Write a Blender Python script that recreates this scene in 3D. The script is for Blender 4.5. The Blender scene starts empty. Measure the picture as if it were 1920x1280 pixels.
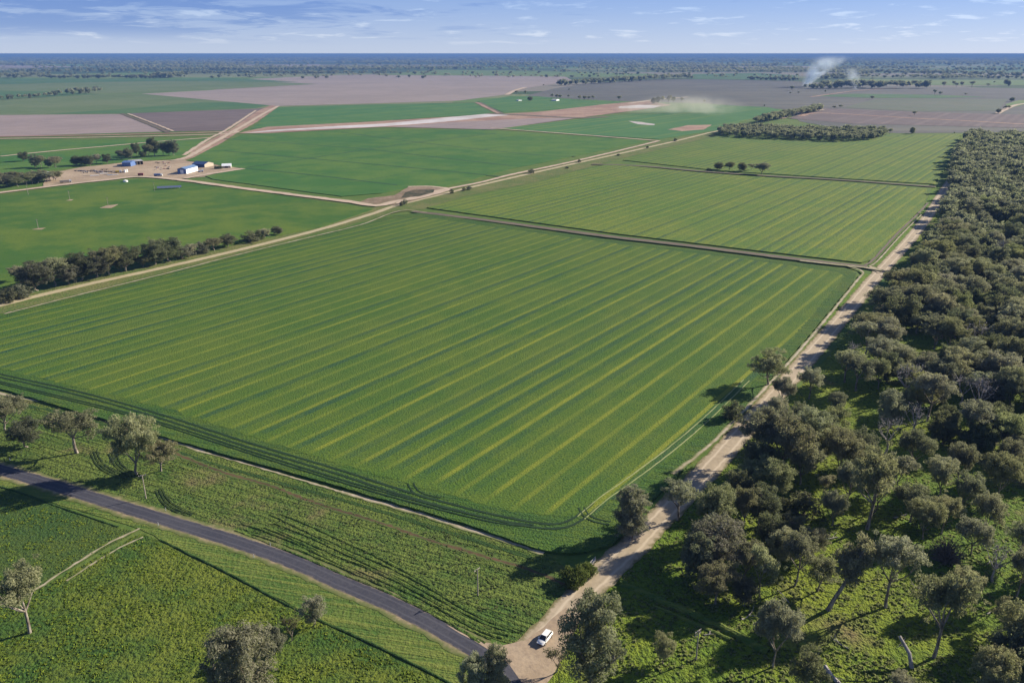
import bpy, bmesh, math, random
import numpy as np
from mathutils import Vector
from mathutils.geometry import delaunay_2d_cdt
random.seed(7); rng = np.random.default_rng(7)
R = math.radians
scene = bpy.context.scene
COL = scene.collection

# ------------------------------------------------------------------ camera
CAMH = 118.0; FOC = 28/36*1920; PITCH = math.atan((640-100.5)/FOC)
cam_d = bpy.data.cameras.new('camera'); cam_d.lens = 28; cam_d.sensor_width = 36
cam_d.clip_start = 1; cam_d.clip_end = 120000
cam = bpy.data.objects.new('camera', cam_d); COL.objects.link(cam)
cam.location = (0, 0, CAMH); cam.rotation_euler = (math.pi/2-PITCH, 0, 0)
scene.camera = cam

# ------------------------------------------------------------------ sun, sky, exposure
SUN_EL = R(25); SUN_V = Vector((math.sin(R(64)), math.cos(R(64)), 0))
SUN_DIR = Vector((SUN_V.x*math.cos(SUN_EL), SUN_V.y*math.cos(SUN_EL), math.sin(SUN_EL)))
sl = bpy.data.lights.new('sun', 'SUN'); sl.energy = 5.0; sl.angle = R(0.5); sl.color = (1.0, 0.90, 0.74)
so = bpy.data.objects.new('sun', sl); COL.objects.link(so)
so.rotation_euler = SUN_DIR.to_track_quat('Z', 'Y').to_euler()
scene.view_settings.view_transform = 'Standard'; scene.view_settings.look = 'None'
scene.view_settings.gamma = 1; scene.view_settings.exposure = 1.05
scene.cycles.volume_bounces = 4
scene.cycles.max_bounces = 6
world = bpy.data.worlds.new('World'); scene.world = world; world.use_nodes = True

class NT:
    """small node-tree builder"""
    def __init__(s, t): s.t = t; t.nodes.clear()
    def n(s, typ, ins=None, **kw):
        nd = s.t.nodes.new(typ)
        for k, v in kw.items(): setattr(nd, k, v)
        if ins:
            for k, v in ins.items(): s.set(nd.inputs[k], v)
        return nd
    def set(s, sock, v):
        if hasattr(v, 'is_output'): s.t.links.new(v, sock)
        elif hasattr(v, 'outputs'): s.t.links.new(v.outputs[0], sock)
        else:
            if isinstance(v, (tuple, list)) and sock.type == 'RGBA' and len(v) == 3: v = (*v, 1)
            sock.default_value = v
    def math(s, op, a, b=None, c=None, clamp=False):
        nd = s.n('ShaderNodeMath', operation=op, use_clamp=clamp); s.set(nd.inputs[0], a)
        if b is not None: s.set(nd.inputs[1], b)
        if c is not None: s.set(nd.inputs[2], c)
        return nd.outputs[0]
    def vmath(s, op, a, b=None):
        nd = s.n('ShaderNodeVectorMath', operation=op); s.set(nd.inputs[0], a)
        if b is not None: s.set(nd.inputs[1], b)
        return nd.outputs['Value'] if op in ('DOT_PRODUCT', 'LENGTH') else nd.outputs[0]
    def noise(s, vec, scale, detail=3, rough=.55, dist=0):
        nd = s.n('ShaderNodeTexNoise', {'Vector': vec, 'Scale': scale, 'Detail': detail, 'Roughness': rough, 'Distortion': dist})
        return nd.outputs['Fac']
    def ramp(s, f, lo, hi, a=0., b=1.):
        nd = s.n('ShaderNodeMapRange', {'Value': f, 'From Min': lo, 'From Max': hi, 'To Min': a, 'To Max': b}); nd.interpolation_type = 'SMOOTHSTEP'
        return nd.outputs[0]
    def mix(s, f, a, b, mode='MIX'):
        nd = s.n('ShaderNodeMix', data_type='RGBA', blend_type=mode)
        s.set(nd.inputs['Factor'], f); s.set(nd.inputs['A'], a); s.set(nd.inputs['B'], b)
        return nd.outputs['Result']

w = NT(world.node_tree)
sky = w.n('ShaderNodeTexSky'); sky.sky_type = 'NISHITA'; sky.sun_disc = False
sky.sun_elevation = SUN_EL; sky.sun_rotation = math.atan2(SUN_V.x, SUN_V.y)
sky.altitude = 100; sky.air_density = 1.0; sky.dust_density = 0.3; sky.ozone_density = 3.5
tc = w.n('ShaderNodeTexCoord').outputs['Generated']
sx = w.n('ShaderNodeSeparateXYZ', {0: tc})
zz = w.math('MAXIMUM', sx.outputs[2], 0.0)
den = w.math('ADD', zz, 0.035)
px = w.math('DIVIDE', sx.outputs[0], den); py = w.math('DIVIDE', sx.outputs[1], den)
cv = w.n('ShaderNodeCombineXYZ', {0: px, 1: py, 2: 0.0}).outputs[0]
base0 = w.mix(1.0, sky.outputs[0], (0.47, 0.59, 1.02), 'MULTIPLY')
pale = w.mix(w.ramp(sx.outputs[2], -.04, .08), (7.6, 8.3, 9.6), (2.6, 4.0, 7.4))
base = w.mix(.6, base0, w.mix(w.ramp(sx.outputs[2], .12, .45), pale, (1.5, 2.0, 3.2)))  # overhead sky, out of view, brightened to lift the shadows
# broad grey-blue cloud banks, thicker to the left, and small bright cumulus wisps
az = w.math('DIVIDE', sx.outputs[0], w.math('MAXIMUM', sx.outputs[1], .2))
cq = w.n('ShaderNodeCombineXYZ', {0: w.math('MULTIPLY', az, 10.5), 1: w.math('MULTIPLY', w.math('POWER', zz, .8), 72.), 2: 0.0}).outputs[0]
left = w.ramp(az, -.65, .35, 1.0, 0.0)
n1 = w.noise(cq, 1.0, 7, .62, .5); n1b = w.noise(cq, .45, 3, .5, .2)
bank_ = w.math('ADD', w.math('MULTIPLY', n1, .62), w.math('MULTIPLY', n1b, .38))
thr = w.math('SUBTRACT', .575, w.math('MULTIPLY', left, .175))
m1 = w.math('MULTIPLY', w.ramp(w.math('SUBTRACT', bank_, thr), 0., .11), w.math('MULTIPLY', w.ramp(sx.outputs[2], .008, .03), w.ramp(left, 0., .8, .35, 1.)))
n2 = w.noise(w.vmath('ADD', w.vmath('MULTIPLY', cq, (1.5, 1.1, 1)), (17.3, 4.1, 0)), 1.0, 7, .6, .3)
m2 = w.math('MULTIPLY', w.ramp(n2, .54, .67), w.ramp(sx.outputs[2], .006, .02))
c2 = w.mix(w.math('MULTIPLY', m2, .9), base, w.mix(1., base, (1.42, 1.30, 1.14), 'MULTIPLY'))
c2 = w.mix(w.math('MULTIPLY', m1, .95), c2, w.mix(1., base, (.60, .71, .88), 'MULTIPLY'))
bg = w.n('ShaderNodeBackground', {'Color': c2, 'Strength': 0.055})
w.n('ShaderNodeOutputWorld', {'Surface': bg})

# ------------------------------------------------------------------ picture -> ground
def P(px, py, z=0.0):
    x = (px-960)/FOC; y = (640-py)/FOC
    dy = math.cos(PITCH)+y*math.sin(PITCH); dz = -math.sin(PITCH)+y*math.cos(PITCH)
    t = (CAMH-z)/-dz
    return Vector((x*t, dy*t, z))
def depth(v): return v[1]*math.cos(PITCH)+(CAMH-v[2])*math.sin(PITCH)
def ztop(py, Y):
    y = (640-py)/FOC
    return CAMH+Y*(-math.sin(PITCH)+y*math.cos(PITCH))/(math.cos(PITCH)+y*math.sin(PITCH))
ROWDIR = Vector((0.713, 1, 0)).normalized()          # the fields' common direction
ROWPERP = Vector((ROWDIR.y, -ROWDIR.x, 0))

# ------------------------------------------------------------------ objects
def tag(o, label=None, cat=None, group=None, kind=None):
    if label: o['label'] = label
    if cat: o['category'] = cat
    if group: o['group'] = group
    if kind: o['kind'] = kind
    return o
def empty(name, loc, rz=0):
    o = bpy.data.objects.new(name, None); COL.objects.link(o); o.location = loc; o.rotation_euler = (0, 0, rz)
    o.empty_display_size = .5
    return o
def link(name, me, parent=None, mats=None):
    o = bpy.data.objects.new(name, me); COL.objects.link(o)
    if parent: o.parent = parent
    if mats:
        for m in (mats if isinstance(mats, (list, tuple)) else [mats]): me.materials.append(m)
    return o
def bm_obj(name, bm, mat, parent=None):
    me = bpy.data.meshes.new(name); bm.to_mesh(me); bm.free()
    return link(name, me, parent, mat)
def quads_mesh(name, q, tint=None, mi=None):
    """q (n,4,3) quad soup; tint (n,) stored as the attribute 'tint'"""
    q = np.asarray(q, dtype=np.float32); n = len(q)
    me = bpy.data.meshes.new(name)
    me.vertices.add(n*4); me.vertices.foreach_set('co', q.reshape(-1))
    me.loops.add(n*4); me.loops.foreach_set('vertex_index', np.arange(n*4, dtype=np.int32))
    me.polygons.add(n); me.polygons.foreach_set('loop_start', np.arange(0, n*4, 4, dtype=np.int32))
    if mi is not None: me.polygons.foreach_set('material_index', np.asarray(mi, dtype=np.int32))
    if tint is not None:
        a = me.attributes.new('tint', 'FLOAT', 'FACE'); a.data.foreach_set('value', np.asarray(tint, dtype=np.float32))
    me.update(calc_edges=True)
    return me
def box(bm, c, s, rz=0, tilt=None):
    r = bmesh.ops.create_cube(bm, size=1.0)
    for v in r['verts']: v.co = Vector((v.co.x*s[0], v.co.y*s[1], v.co.z*s[2]))
    if tilt: bmesh.ops.rotate(bm, verts=r['verts'], cent=(0, 0, 0), matrix=tilt)
    if rz:
        from mathutils import Matrix
        bmesh.ops.rotate(bm, verts=r['verts'], cent=(0, 0, 0), matrix=Matrix.Rotation(rz, 3, 'Z'))
    bmesh.ops.translate(bm, verts=r['verts'], vec=c)
    return r['verts']
def cyl(bm, a, b, r1, r2=None, n=10):
    a = Vector(a); b = Vector(b); r2 = r1 if r2 is None else r2
    d = b-a
    r = bmesh.ops.create_cone(bm, cap_ends=True, segments=n, radius1=r1, radius2=r2, depth=d.length)
    bmesh.ops.rotate(bm, verts=r['verts'], cent=(0, 0, 0), matrix=d.to_track_quat('Z', 'Y').to_matrix())
    bmesh.ops.translate(bm, verts=r['verts'], vec=(a+b)/2)
    return r['verts']

# ------------------------------------------------------------------ materials
def mat(name):
    m = bpy.data.materials.new(name); m.use_nodes = True
    return m, NT(m.node_tree)
def finish(t, col, rough=.9, bump=None, bstr=.6, bdist=.3, spec=.2, metal=0, extra=None):
    b = t.n('ShaderNodeBsdfPrincipled', {'Base Color': col, 'Roughness': rough, 'Specular IOR Level': spec, 'Metallic': metal})
    if bump is not None:
        bn = t.n('ShaderNodeBump', {'Height': bump, 'Strength': bstr, 'Distance': bdist})
        t.set(b.inputs['Normal'], bn.outputs[0])
    t.n('ShaderNodeOutputMaterial', {'Surface': b})
    return b
def plain(name, col, rough=.6, metal=0, var=.12, scale=1.5, spec=.4):
    m, t = mat(name)
    p = t.n('ShaderNodeTexCoord').outputs['Object']
    f = t.noise(p, scale, 4)
    c = t.mix(t.ramp(f, .3, .7), tuple(x*(1-var) for x in col), tuple(min(1, x*(1+var)) for x in col))
    finish(t, c, rough, metal=metal, spec=spec)
    return m
def ground(name, a, b, c=None, big=.02, mid=.12, fine=.9, fstr=.5, bump=1.0, bdist=.35, stripe=None, extra=None, streak=None, fade=None, fleck=(.45, .68)):
    """a,b: broad patch colours; c: fleck colour at clump scale"""
    m, t = mat(name)
    pos = t.n('ShaderNodeNewGeometry').outputs['Position']
    f1 = t.noise(pos, big, 4, .6); f2 = t.noise(pos, mid, 4, .6); f3 = t.noise(pos, fine, 3, .65)
    col = t.mix(t.ramp(t.math('ADD', t.math('MULTIPLY', f1, .6), t.math('MULTIPLY', f2, .4)), .40, .60), a, b)
    if c is not None: col = t.mix(t.math('MULTIPLY', t.ramp(f3, *fleck), fstr), col, c)
    h = f3
    if stripe:
        for st in (stripe if isinstance(stripe, list) else [stripe]):
            d = st.get('dir', ROWPERP)
            s_ = t.vmath('DOT_PRODUCT', pos, tuple(d))
            wob = t.math('MULTIPLY', t.math('SUBTRACT', t.noise(pos, st.get('wob', .03), 3), .5), st.get('amp', 3.))
            ph = t.math('FRACT', t.math('ADD', t.math('DIVIDE', t.math('ADD', s_, wob), st['sp']), st.get('off', 0.)))
            tri = t.math('MULTIPLY', t.math('ABSOLUTE', t.math('SUBTRACT', ph, .5)), 2.)   # 0 at the centre of the stripe
            # strength differs from stripe to stripe and breaks up along it
            cell = t.math('FLOOR', t.math('DIVIDE', t.math('ADD', s_, wob), st['sp']))
            wn = t.n('ShaderNodeTexWhiteNoise', {'W': t.math('ADD', cell, st.get('seed', 0.))}, noise_dimensions='1D').outputs['Value']
            brk = t.ramp(t.noise(pos, st.get('brk', .05), 4, .65), .36, .6, .55, 1.)
            mask = t.math('MULTIPLY', t.math('MULTIPLY', t.ramp(tri, st['w']*st.get('soft', .45), st['w'], 1., 0.), brk), t.math('MULTIPLY', t.ramp(wn, 0, 1, st.get('lo', .25), 1.), st['k']))
            if st.get('grad'): mask = t.math('MULTIPLY', mask, t.ramp(s_, st['grad'][0], st['grad'][1], .6, 1.))
            mask = t.math('MULTIPLY', mask, t.ramp(f3, .3, .6, .45, 1.))
            if fade:
                dd = t.math('SUBTRACT', t.vmath('DOT_PRODUCT', pos, tuple(fade[0])), fade[1]-9.)
                dd = t.math('ADD', t.math('ADD', dd, t.math('MULTIPLY', wn, -5.)), t.math('MULTIPLY', t.math('SUBTRACT', f2, .5), 14.))
                mask = t.math('MULTIPLY', mask, t.ramp(dd, 0., 9.))
            col = t.mix(mask, col, st['col'])
    if streak:
        d, sp, k, cc = streak
        s_ = t.vmath('DOT_PRODUCT', pos, tuple(d))
        al = t.vmath('DOT_PRODUCT', pos, (-d[1], d[0], 0))
        v = t.n('ShaderNodeCombineXYZ', {0: t.math('MULTIPLY', s_, 1./sp), 1: t.math('MULTIPLY', al, .035), 2: 0.}).outputs[0]
        fs = t.noise(v, 1., 4, .6, .35)
        col = t.mix(t.math('MULTIPLY', t.ramp(fs, .45, .62), k), col, cc)
        h = t.math('ADD', h, t.math('MULTIPLY', fs, 1.3))
    if extra: col = extra(t, pos, col, f1, f2, f3)
    finish(t, col, .95, bump=h, bstr=bump, bdist=bdist, spec=.12)
    return m

YG = (.215, .235, .030)      # yellow-green growth on the row lines
M = {}
def crop_stripes(k=1., sp=8.8, off=0.):
    g0 = ROWPERP.dot(P(150, 600)); g1 = ROWPERP.dot(P(1150, 800))
    g = (g0, g1)
    return [dict(sp=sp, w=.50, k=.55*k, col=(.130, .178, .024), off=off, lo=.1, amp=1., seed=31., grad=g, soft=.2),
            dict(sp=sp, w=.42, k=.9*k, col=(.018, .064, .040), off=off+.70, lo=.15, amp=1.1, seed=11., soft=.5),
            dict(sp=sp, w=.27, k=.9*k, col=YG, off=off, lo=.4, amp=.8, seed=3., grad=g, soft=.5),
            dict(sp=2.2, w=.6, k=.25*k, col=(.03, .085, .022), off=0., lo=.4, amp=.5, seed=41., brk=.2),
            dict(sp=sp*5.0, w=.5, k=.30*k, col=(.085, .125, .028), off=.3, lo=.0, amp=5., seed=21.)]
_a, _b = P(300, 758), P(1110, 958); _n = Vector((-(_b-_a).y, (_b-_a).x, 0)).normalized()
M['crop'] = ground('striped_crop', (.066, .128, .020), (.098, .148, .022), (.016, .050, .016), .012, .07, 1.6, .65, 1.0, .38, crop_stripes(), fade=(_n, _n.dot(_a)-4), fleck=(.50, .64))
M['crop_far'] = ground('striped_crop_far', (.092, .158, .024), (.138, .180, .028), (.040, .095, .024), .010, .05, .9, .7, .8, .5, crop_stripes(.9, 8.6, .2))
M['headland'] = ground('crop_headland', (.060, .122, .020), (.092, .138, .022), (.018, .054, .018), .03, .15, 1.5, .85, 1.0, .55,
                       streak=((.27, .963, 0), 2.2, .35, (.018, .060, .028)))
M['wheat_deep'] = ground('deep_green_crop', (.042, .122, .024), (.088, .158, .028), (.028, .09, .022), .006, .03, .4, .4, .5, .3,
                         [dict(sp=68, w=.045, k=.75, col=(.018, .06, .034), lo=.6, amp=1.5, dir=ROWPERP, seed=5., brk=.01),
                          dict(sp=34, w=.8, k=.3, col=(.075, .155, .040), lo=.0, amp=4, dir=(.42, .907, 0), seed=8., brk=.01)])
M['wheat_left'] = ground('left_crop', (.044, .110, .018), (.100, .150, .022), (.034, .090, .020), .012, .05, .7, .4, .6, .3,
                         [dict(sp=26, w=.9, k=.35, col=(.062, .115, .022), lo=0., amp=8, dir=(.2, .98, 0), seed=2., brk=.02)])
M['wheat_small'] = ground('small_crop', (.045, .135, .04), (.065, .155, .045), (.03, .11, .04), .01, .05, .4, .4, .4, .3,
                         [dict(sp=24, w=.6, k=.9, col=(.125, .18, .04), lo=0., amp=6, dir=ROWPERP, seed=2., brk=.02)])
M['pale_green'] = ground('pale_green_paddock', (.10, .145, .06), (.13, .165, .08), (.08, .13, .05), .004, .02, .3, .4, .3, .3)
M['mid_green'] = ground('mid_green_paddock', (.055, .125, .05), (.08, .14, .055), (.05, .12, .05), .004, .02, .3, .4, .3, .3)
M['far_green'] = ground('far_green_paddock', (.10, .17, .05), (.14, .185, .06), (.08, .14, .05), .002, .01, .1, .4, .3, .3)
M['pink_plough'] = ground('pale_ploughed_soil', (.240, .205, .190), (.285, .24, .22), (.215, .18, .17), .003, .02, .2, .4, .4, .3,
                          [dict(sp=30, w=.7, k=.4, col=(.20, .165, .165), lo=.0, amp=8, dir=(.1, .995, 0), seed=2., brk=.003)])
M['furrow_plough'] = ground('furrowed_soil', (.25, .205, .195), (.29, .235, .22), (.22, .18, .175), .004, .03, .3, .4, .4, .3,
                          [dict(sp=16, w=.7, k=.9, col=(.18, .15, .15), lo=.2, amp=3, dir=ROWPERP, seed=2., brk=.01)])
M['purple_plough'] = ground('dark_ploughed_soil', (.115, .092, .092), (.14, .115, .112), (.105, .075, .078), .004, .02, .25, .4, .4, .3,
                          [dict(sp=18, w=.7, k=.8, col=(.19, .15, .14), lo=.1, amp=6, dir=ROWPERP, seed=2., brk=.01)])
M['violet_plough'] = ground('violet_grey_soil', (.088, .092, .092), (.125, .124, .112), (.085, .105, .068), .0016, .008, .1, .45, .3, .3,
                          [dict(sp=90, w=.8, k=.6, col=(.16, .15, .115), lo=.0, amp=40, wob=.003, dir=(.05, 1, 0), seed=2., brk=.003),
                           dict(sp=55, w=.5, k=.5, col=(.085, .066, .07), lo=.0, amp=30, wob=.003, dir=(-.04, 1, 0), seed=9., brk=.003)])
M['violet_green'] = ground('grey_green_stubble', (.10, .125, .085), (.12, .135, .095), (.10, .105, .09), .003, .01, .1, .4, .3, .3,
                          [dict(sp=20, w=.6, k=.35, col=(.13, .125, .105), lo=.0, amp=6, seed=2., brk=.006)])
M['tan_works'] = ground('tan_earthworks', (.36, .25, .185), (.26, .165, .125), (.17, .11, .09), .01, .05, .3, .5, .5, .4)
M['white_works'] = ground('white_gypsum', (.56, .53, .54), (.42, .385, .375), (.3, .25, .23), .01, .05, .3, .35, .4, .3)
M['verge'] = ground('roadside_grass', (.075, .125, .026), (.13, .145, .045), (.19, .155, .085), .03, .14, .8, .6, 1., .5)
M['verge_bright'] = ground('lush_verge', (.085, .16, .018), (.13, .195, .022), (.035, .10, .016), .04, .2, .9, .7, 1., .6)
M['verge_streak'] = ground('mown_verge', (.055, .11, .022), (.10, .145, .030), (.13, .15, .04), .03, .12, 1., .5, 1., .4,
                           streak=((.22, .975, 0), .9, .75, (.155, .180, .040)))
def weeds_extra(t, pos, col, f1, f2, f3):
    # dry tawny patches and bare soil among the weeds
    p = t.ramp(t.noise(pos, .035, 5, .65), .53, .68)
    col = t.mix(t.math('MULTIPLY', p, .8), col, (.16, .13, .062))
    return col
M['weeds'] = ground('weedy_roadside', (.060, .112, .022), (.115, .155, .032), (.020, .045, .014), .03, .16, 1.1, .85, 1., 1.1,
                    streak=((.42, .907, 0), 1.7, .55, (.12, .155, .034)), extra=weeds_extra)
M['pasture'] = ground('lush_pasture', (.046, .098, .018), (.125, .155, .022), (.022, .046, .012), .022, .12, 1.0, .8, 1., .9)  # the dark flecks paint in shade between the grass tufts
M['pasture_dark'] = ground('dark_pasture', (.046, .090, .022), (.078, .112, .022), (.020, .046, .014), .03, .2, 1.3, .7, 1., .6)
M['forest_floor'] = ground('woodland_grass', (.095, .155, .018), (.165, .205, .022), (.025, .050, .012), .02, .12, .85, .8, 1., 1.3, extra=lambda t, pos, col, f1, f2, f3:  # dark fleck colour paints the small shadows of the tussocks
                           t.mix(t.math('MULTIPLY', t.ramp(t.noise(pos, .022, 4, .6), .58, .70), .75), col, (.17, .125, .07)))
M['farmyard'] = ground('bare_yard', (.40, .315, .225), (.30, .23, .16), (.22, .17, .13), .02, .1, .6, .5, .4, .3)
M['dam'] = ground('dam_bank', (.28, .20, .15), (.18, .13, .09), (.10, .12, .05), .03, .12, .5, .6, .6, .5)
M['dark_grass'] = ground('rank_grass', (.030, .064, .018), (.045, .085, .020), (.018, .042, .012), .06, .3, 1.5, .6, 1., .5)

def base_extra(t, pos, col, f1, f2, f3):
    # beyond the named paddocks the plain is a patchwork of paddocks and open woodland
    sp = t.vmath('MULTIPLY', pos, (.00035, .0011, 0))
    vo = t.n('ShaderNodeTexVoronoi', {'Vector': sp, 'Scale': 1., 'Randomness': .8}, distance='CHEBYCHEV')
    sc = t.n('ShaderNodeSeparateColor', {0: vo.outputs['Color']})
    f = t.mix(t.ramp(sc.outputs[0], .45, .5), (.10, .17, .05), (.16, .185, .09))
    f = t.mix(t.ramp(sc.outputs[1], .70, .73), f, (.19, .175, .14))
    f = t.mix(t.ramp(sc.outputs[2], .62, .66), f, (.05, .085, .035))
    py_ = t.n('ShaderNodeSeparateXYZ', {0: pos}).outputs[1]
    f = t.mix(t.ramp(py_, 9000, 18000, 0, .4), f, (.04, .06, .04))
    fl = t.noise(t.vmath('MULTIPLY', pos, (.0006, .0016, 0)), 1., 5, .7)
    f = t.mix(t.math('MULTIPLY', t.ramp(fl, .54, .62), t.ramp(py_, 5000, 8000)), f, (.020, .035, .022))
    return t.mix(t.ramp(py_, 1500, 2100), col, f)
M['base'] = ground('plain_grass', (.07, .13, .025), (.11, .15, .035), (.05, .10, .02), .02, .1, .6, .5, .6, .4, extra=base_extra)

def road_mat(name, a, b, edge, ruts=.0, rutcol=None, fine=.8, edge_w=.12, bstr=.4, rough=.9, rutpos=.22):
    m, t = mat(name)
    pos = t.n('ShaderNodeNewGeometry').outputs['Position']
    uv = t.n('ShaderNodeUVMap'); uv.uv_map = 'UVMap'
    u = t.n('ShaderNodeSeparateXYZ', {0: uv.outputs[0]}).outputs[0]
    d = t.math('MULTIPLY', t.math('ABSOLUTE', t.math('SUBTRACT', u, .5)), 2.)
    f1 = t.noise(pos, .06, 4, .6); f2 = t.noise(pos, fine, 4, .65)
    col = t.mix(t.ramp(t.math('ADD', t.math('MULTIPLY', f1, .5), t.math('MULTIPLY', f2, .5)), .38, .62), a, b)
    if ruts:
        r = t.ramp(t.math('ABSOLUTE', t.math('SUBTRACT', t.math('ADD', d, t.math('MULTIPLY', t.math('SUBTRACT', f1, .5), .2)), rutpos*2)), .0, .16, 1., 0.)
        col = t.mix(t.math('MULTIPLY', r, ruts), col, rutcol)
    e = t.ramp(t.math('ADD', d, t.math('MULTIPLY', t.math('SUBTRACT', t.noise(pos, .5, 5, .7), .5), .9)), 1-edge_w*2.2, 1.0)
    col = t.mix(e, col, edge)
    finish(t, col, rough, bump=f2, bstr=bstr, bdist=.12, spec=.2)
    return m
GE = (.09, .13, .03)
M['asphalt'] = road_mat('asphalt', (.044, .045, .060), (.066, .066, .080), (.13, .11, .10), .6, (.090, .089, .104), 1.2, .07, .3, .75)
M['shoulder'] = road_mat('gravel_shoulder', (.36, .27, .18), (.24, .19, .12), (.10, .125, .035), 0, None, .7, .30)
M['gravel'] = road_mat('pale_gravel', (.40, .345, .215), (.34, .285, .18), (.2, .2, .08), .3, (.54, .47, .32), .6, .12)
M['dirt'] = road_mat('dirt_road', (.385, .315, .225), (.30, .245, .17), (.15, .135, .06), .85, (.50, .42, .31), .5, .14)
M['paletrack'] = road_mat('pale_track', (.44, .37, .29), (.28, .24, .15), (.10, .13, .035), 0, None, .5, .45)
M['darktrack'] = road_mat('dark_track', (.10, .075, .06), (.15, .115, .085), (.05, .08, .025), .6, (.21, .165, .13), .5, .25)
M['redtrack'] = road_mat('red_brown_track', (.12, .062, .04), (.06, .035, .022), (.075, .12, .028), 0, None, .6, .5)
M['rut'] = road_mat('crop_wheel_rut', (.010, .028, .012), (.016, .04, .016), (.03, .085, .03), 0, None, .8, .08)
M['rutpale'] = road_mat('pale_wheel_rut', (.30, .31, .14), (.20, .24, .08), (.07, .12, .03), 0, None, .8, .1)
M['weedrut'] = road_mat('weed_wheel_rut', (.012, .022, .008), (.026, .048, .014), (.06, .10, .03), 0, None, .8, .12)
M['tracktan'] = road_mat('farm_track', (.48, .38, .29), (.40, .31, .235), (.2, .18, .09), .3, (.55, .45, .36), .4, .15)

# ------------------------------------------------------------------ ground sheets
def resample(pts, step):
    out = []
    n = len(pts)
    for i in range(n):
        a = pts[i]; b = pts[(i+1) % n]
        k = max(1, int((b-a).length/step))
        for j in range(k): out.append(a.lerp(b, j/k))
    return out
_lay = [0]
def layer(z):
    _lay[0] += 1
    return z+.0004*_lay[0]
def sheet(name, px, m, z=.1, jit=None, skirt=0.):
    if not (skirt or z <= .3 or name in ('crop_field', 'dam_bank', 'dam_bed')):
        z = .56 if name == 'bare_patch' else .15+(z-.4)*.3 if z < .9 else .52+(z-.9)*.1
    z = layer(z)
    pts = [P(x, y, z) for x, y in px]
    dist = min(p.y for p in pts)
    step = max(2.5, dist/90)
    pts = resample(pts, step)
    jit = .25*max(1, dist/400) if jit is None else jit
    pts = [p+Vector((random.uniform(-jit, jit), random.uniform(-jit, jit), 0)) for p in pts]
    bm = bmesh.new()
    n = len(pts)
    co, _e, fc, *_ = delaunay_2d_cdt([p.to_2d() for p in pts], [(i, (i+1) % n) for i in range(n)], [], 1, 1e-4)
    tv = [bm.verts.new((c.x, c.y, z)) for c in co]
    for f in fc:
        a = [tv[i] for i in f]
        fa = bm.faces.new(a)
        if (a[1].co-a[0].co).cross(a[2].co-a[0].co).z < 0: fa.normal_flip()
    vs = [bm.verts.new(p) for p in pts] if skirt else []
    if skirt:
        lo = [bm.verts.new(p-Vector((0, 0, skirt))) for p in pts]
        n = len(vs)
        for i in range(n): bm.faces.new((vs[i], vs[(i+1) % n], lo[(i+1) % n], lo[i]))
    o = bm_obj(name, bm, m)
    return tag(o, kind='structure')
def spline(pts, step):
    out = []
    n = len(pts)
    for i in range(n-1):
        p0 = pts[max(i-1, 0)]; p1 = pts[i]; p2 = pts[i+1]; p3 = pts[min(i+2, n-1)]
        k = max(2, int((p2-p1).length/step))
        for j in range(k):
            t = j/k
            out.append(.5*((2*p1)+(p2-p0)*t+(2*p0-5*p1+4*p2-p3)*t*t+(3*p1-p0-3*p2+p3)*t**3))
    out.append(pts[-1].copy())
    return out
def strip(name, px, width, m, z=.2, jit=.2, step=2.5, offset=0., world=False):
    if z >= .9: z = .6+(z-.9)*.2
    z = layer(z)
    pts = [Vector((*p, z)) for p in px] if world else [P(x, y, z) for x, y in px]
    dist = min(p.y for p in pts)
    path = spline(pts, max(step, dist/200))
    bm = bmesh.new(); uvl = bm.loops.layers.uv.new('UVMap')
    rows = []; L = 0
    for i, p in enumerate(path):
        d = (path[min(i+1, len(path)-1)]-path[max(i-1, 0)]).normalized()
        s = Vector((d.y, -d.x, 0))
        wl = width/2+random.uniform(-jit, jit); wr = width/2+random.uniform(-jit, jit)
        c = p+s*offset
        rows.append((bm.verts.new(c-s*wl), bm.verts.new(c), bm.verts.new(c+s*wr), L))
        if i < len(path)-1: L += (path[i+1]-p).length
    for a, b in zip(rows, rows[1:]):
        for k in (0, 1):
            f = bm.faces.new((a[k], a[k+1], b[k+1], b[k]))
            for lp, u, v in zip(f.loops, (k*.5, k*.5+.5, k*.5+.5, k*.5), (a[3], a[3], b[3], b[3])): lp[uvl].uv = (u, v)
    bmesh.ops.recalc_face_normals(bm, faces=bm.faces)
    if sum(f.normal.z for f in bm.faces) < 0: bmesh.ops.reverse_faces(bm, faces=bm.faces)
    return tag(bm_obj(name, bm, m), kind='structure')

# the plain: one sheet to the horizon
bm = bmesh.new()
xs = [-46000, -8000, -2500, -800, 0, 800, 2500, 8000, 46000]; ys = [-1500, 0, 300, 1000, 2500, 6000, 15000, 45000]
g = [[bm.verts.new((x, y, 0)) for x in xs] for y in ys]
for j in range(len(ys)-1):
    for i in range(len(xs)-1): bm.faces.new((g[j][i], g[j][i+1], g[j+1][i+1], g[j+1][i]))
tag(bm_obj('ground', bm, M['base']), kind='structure')

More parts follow.
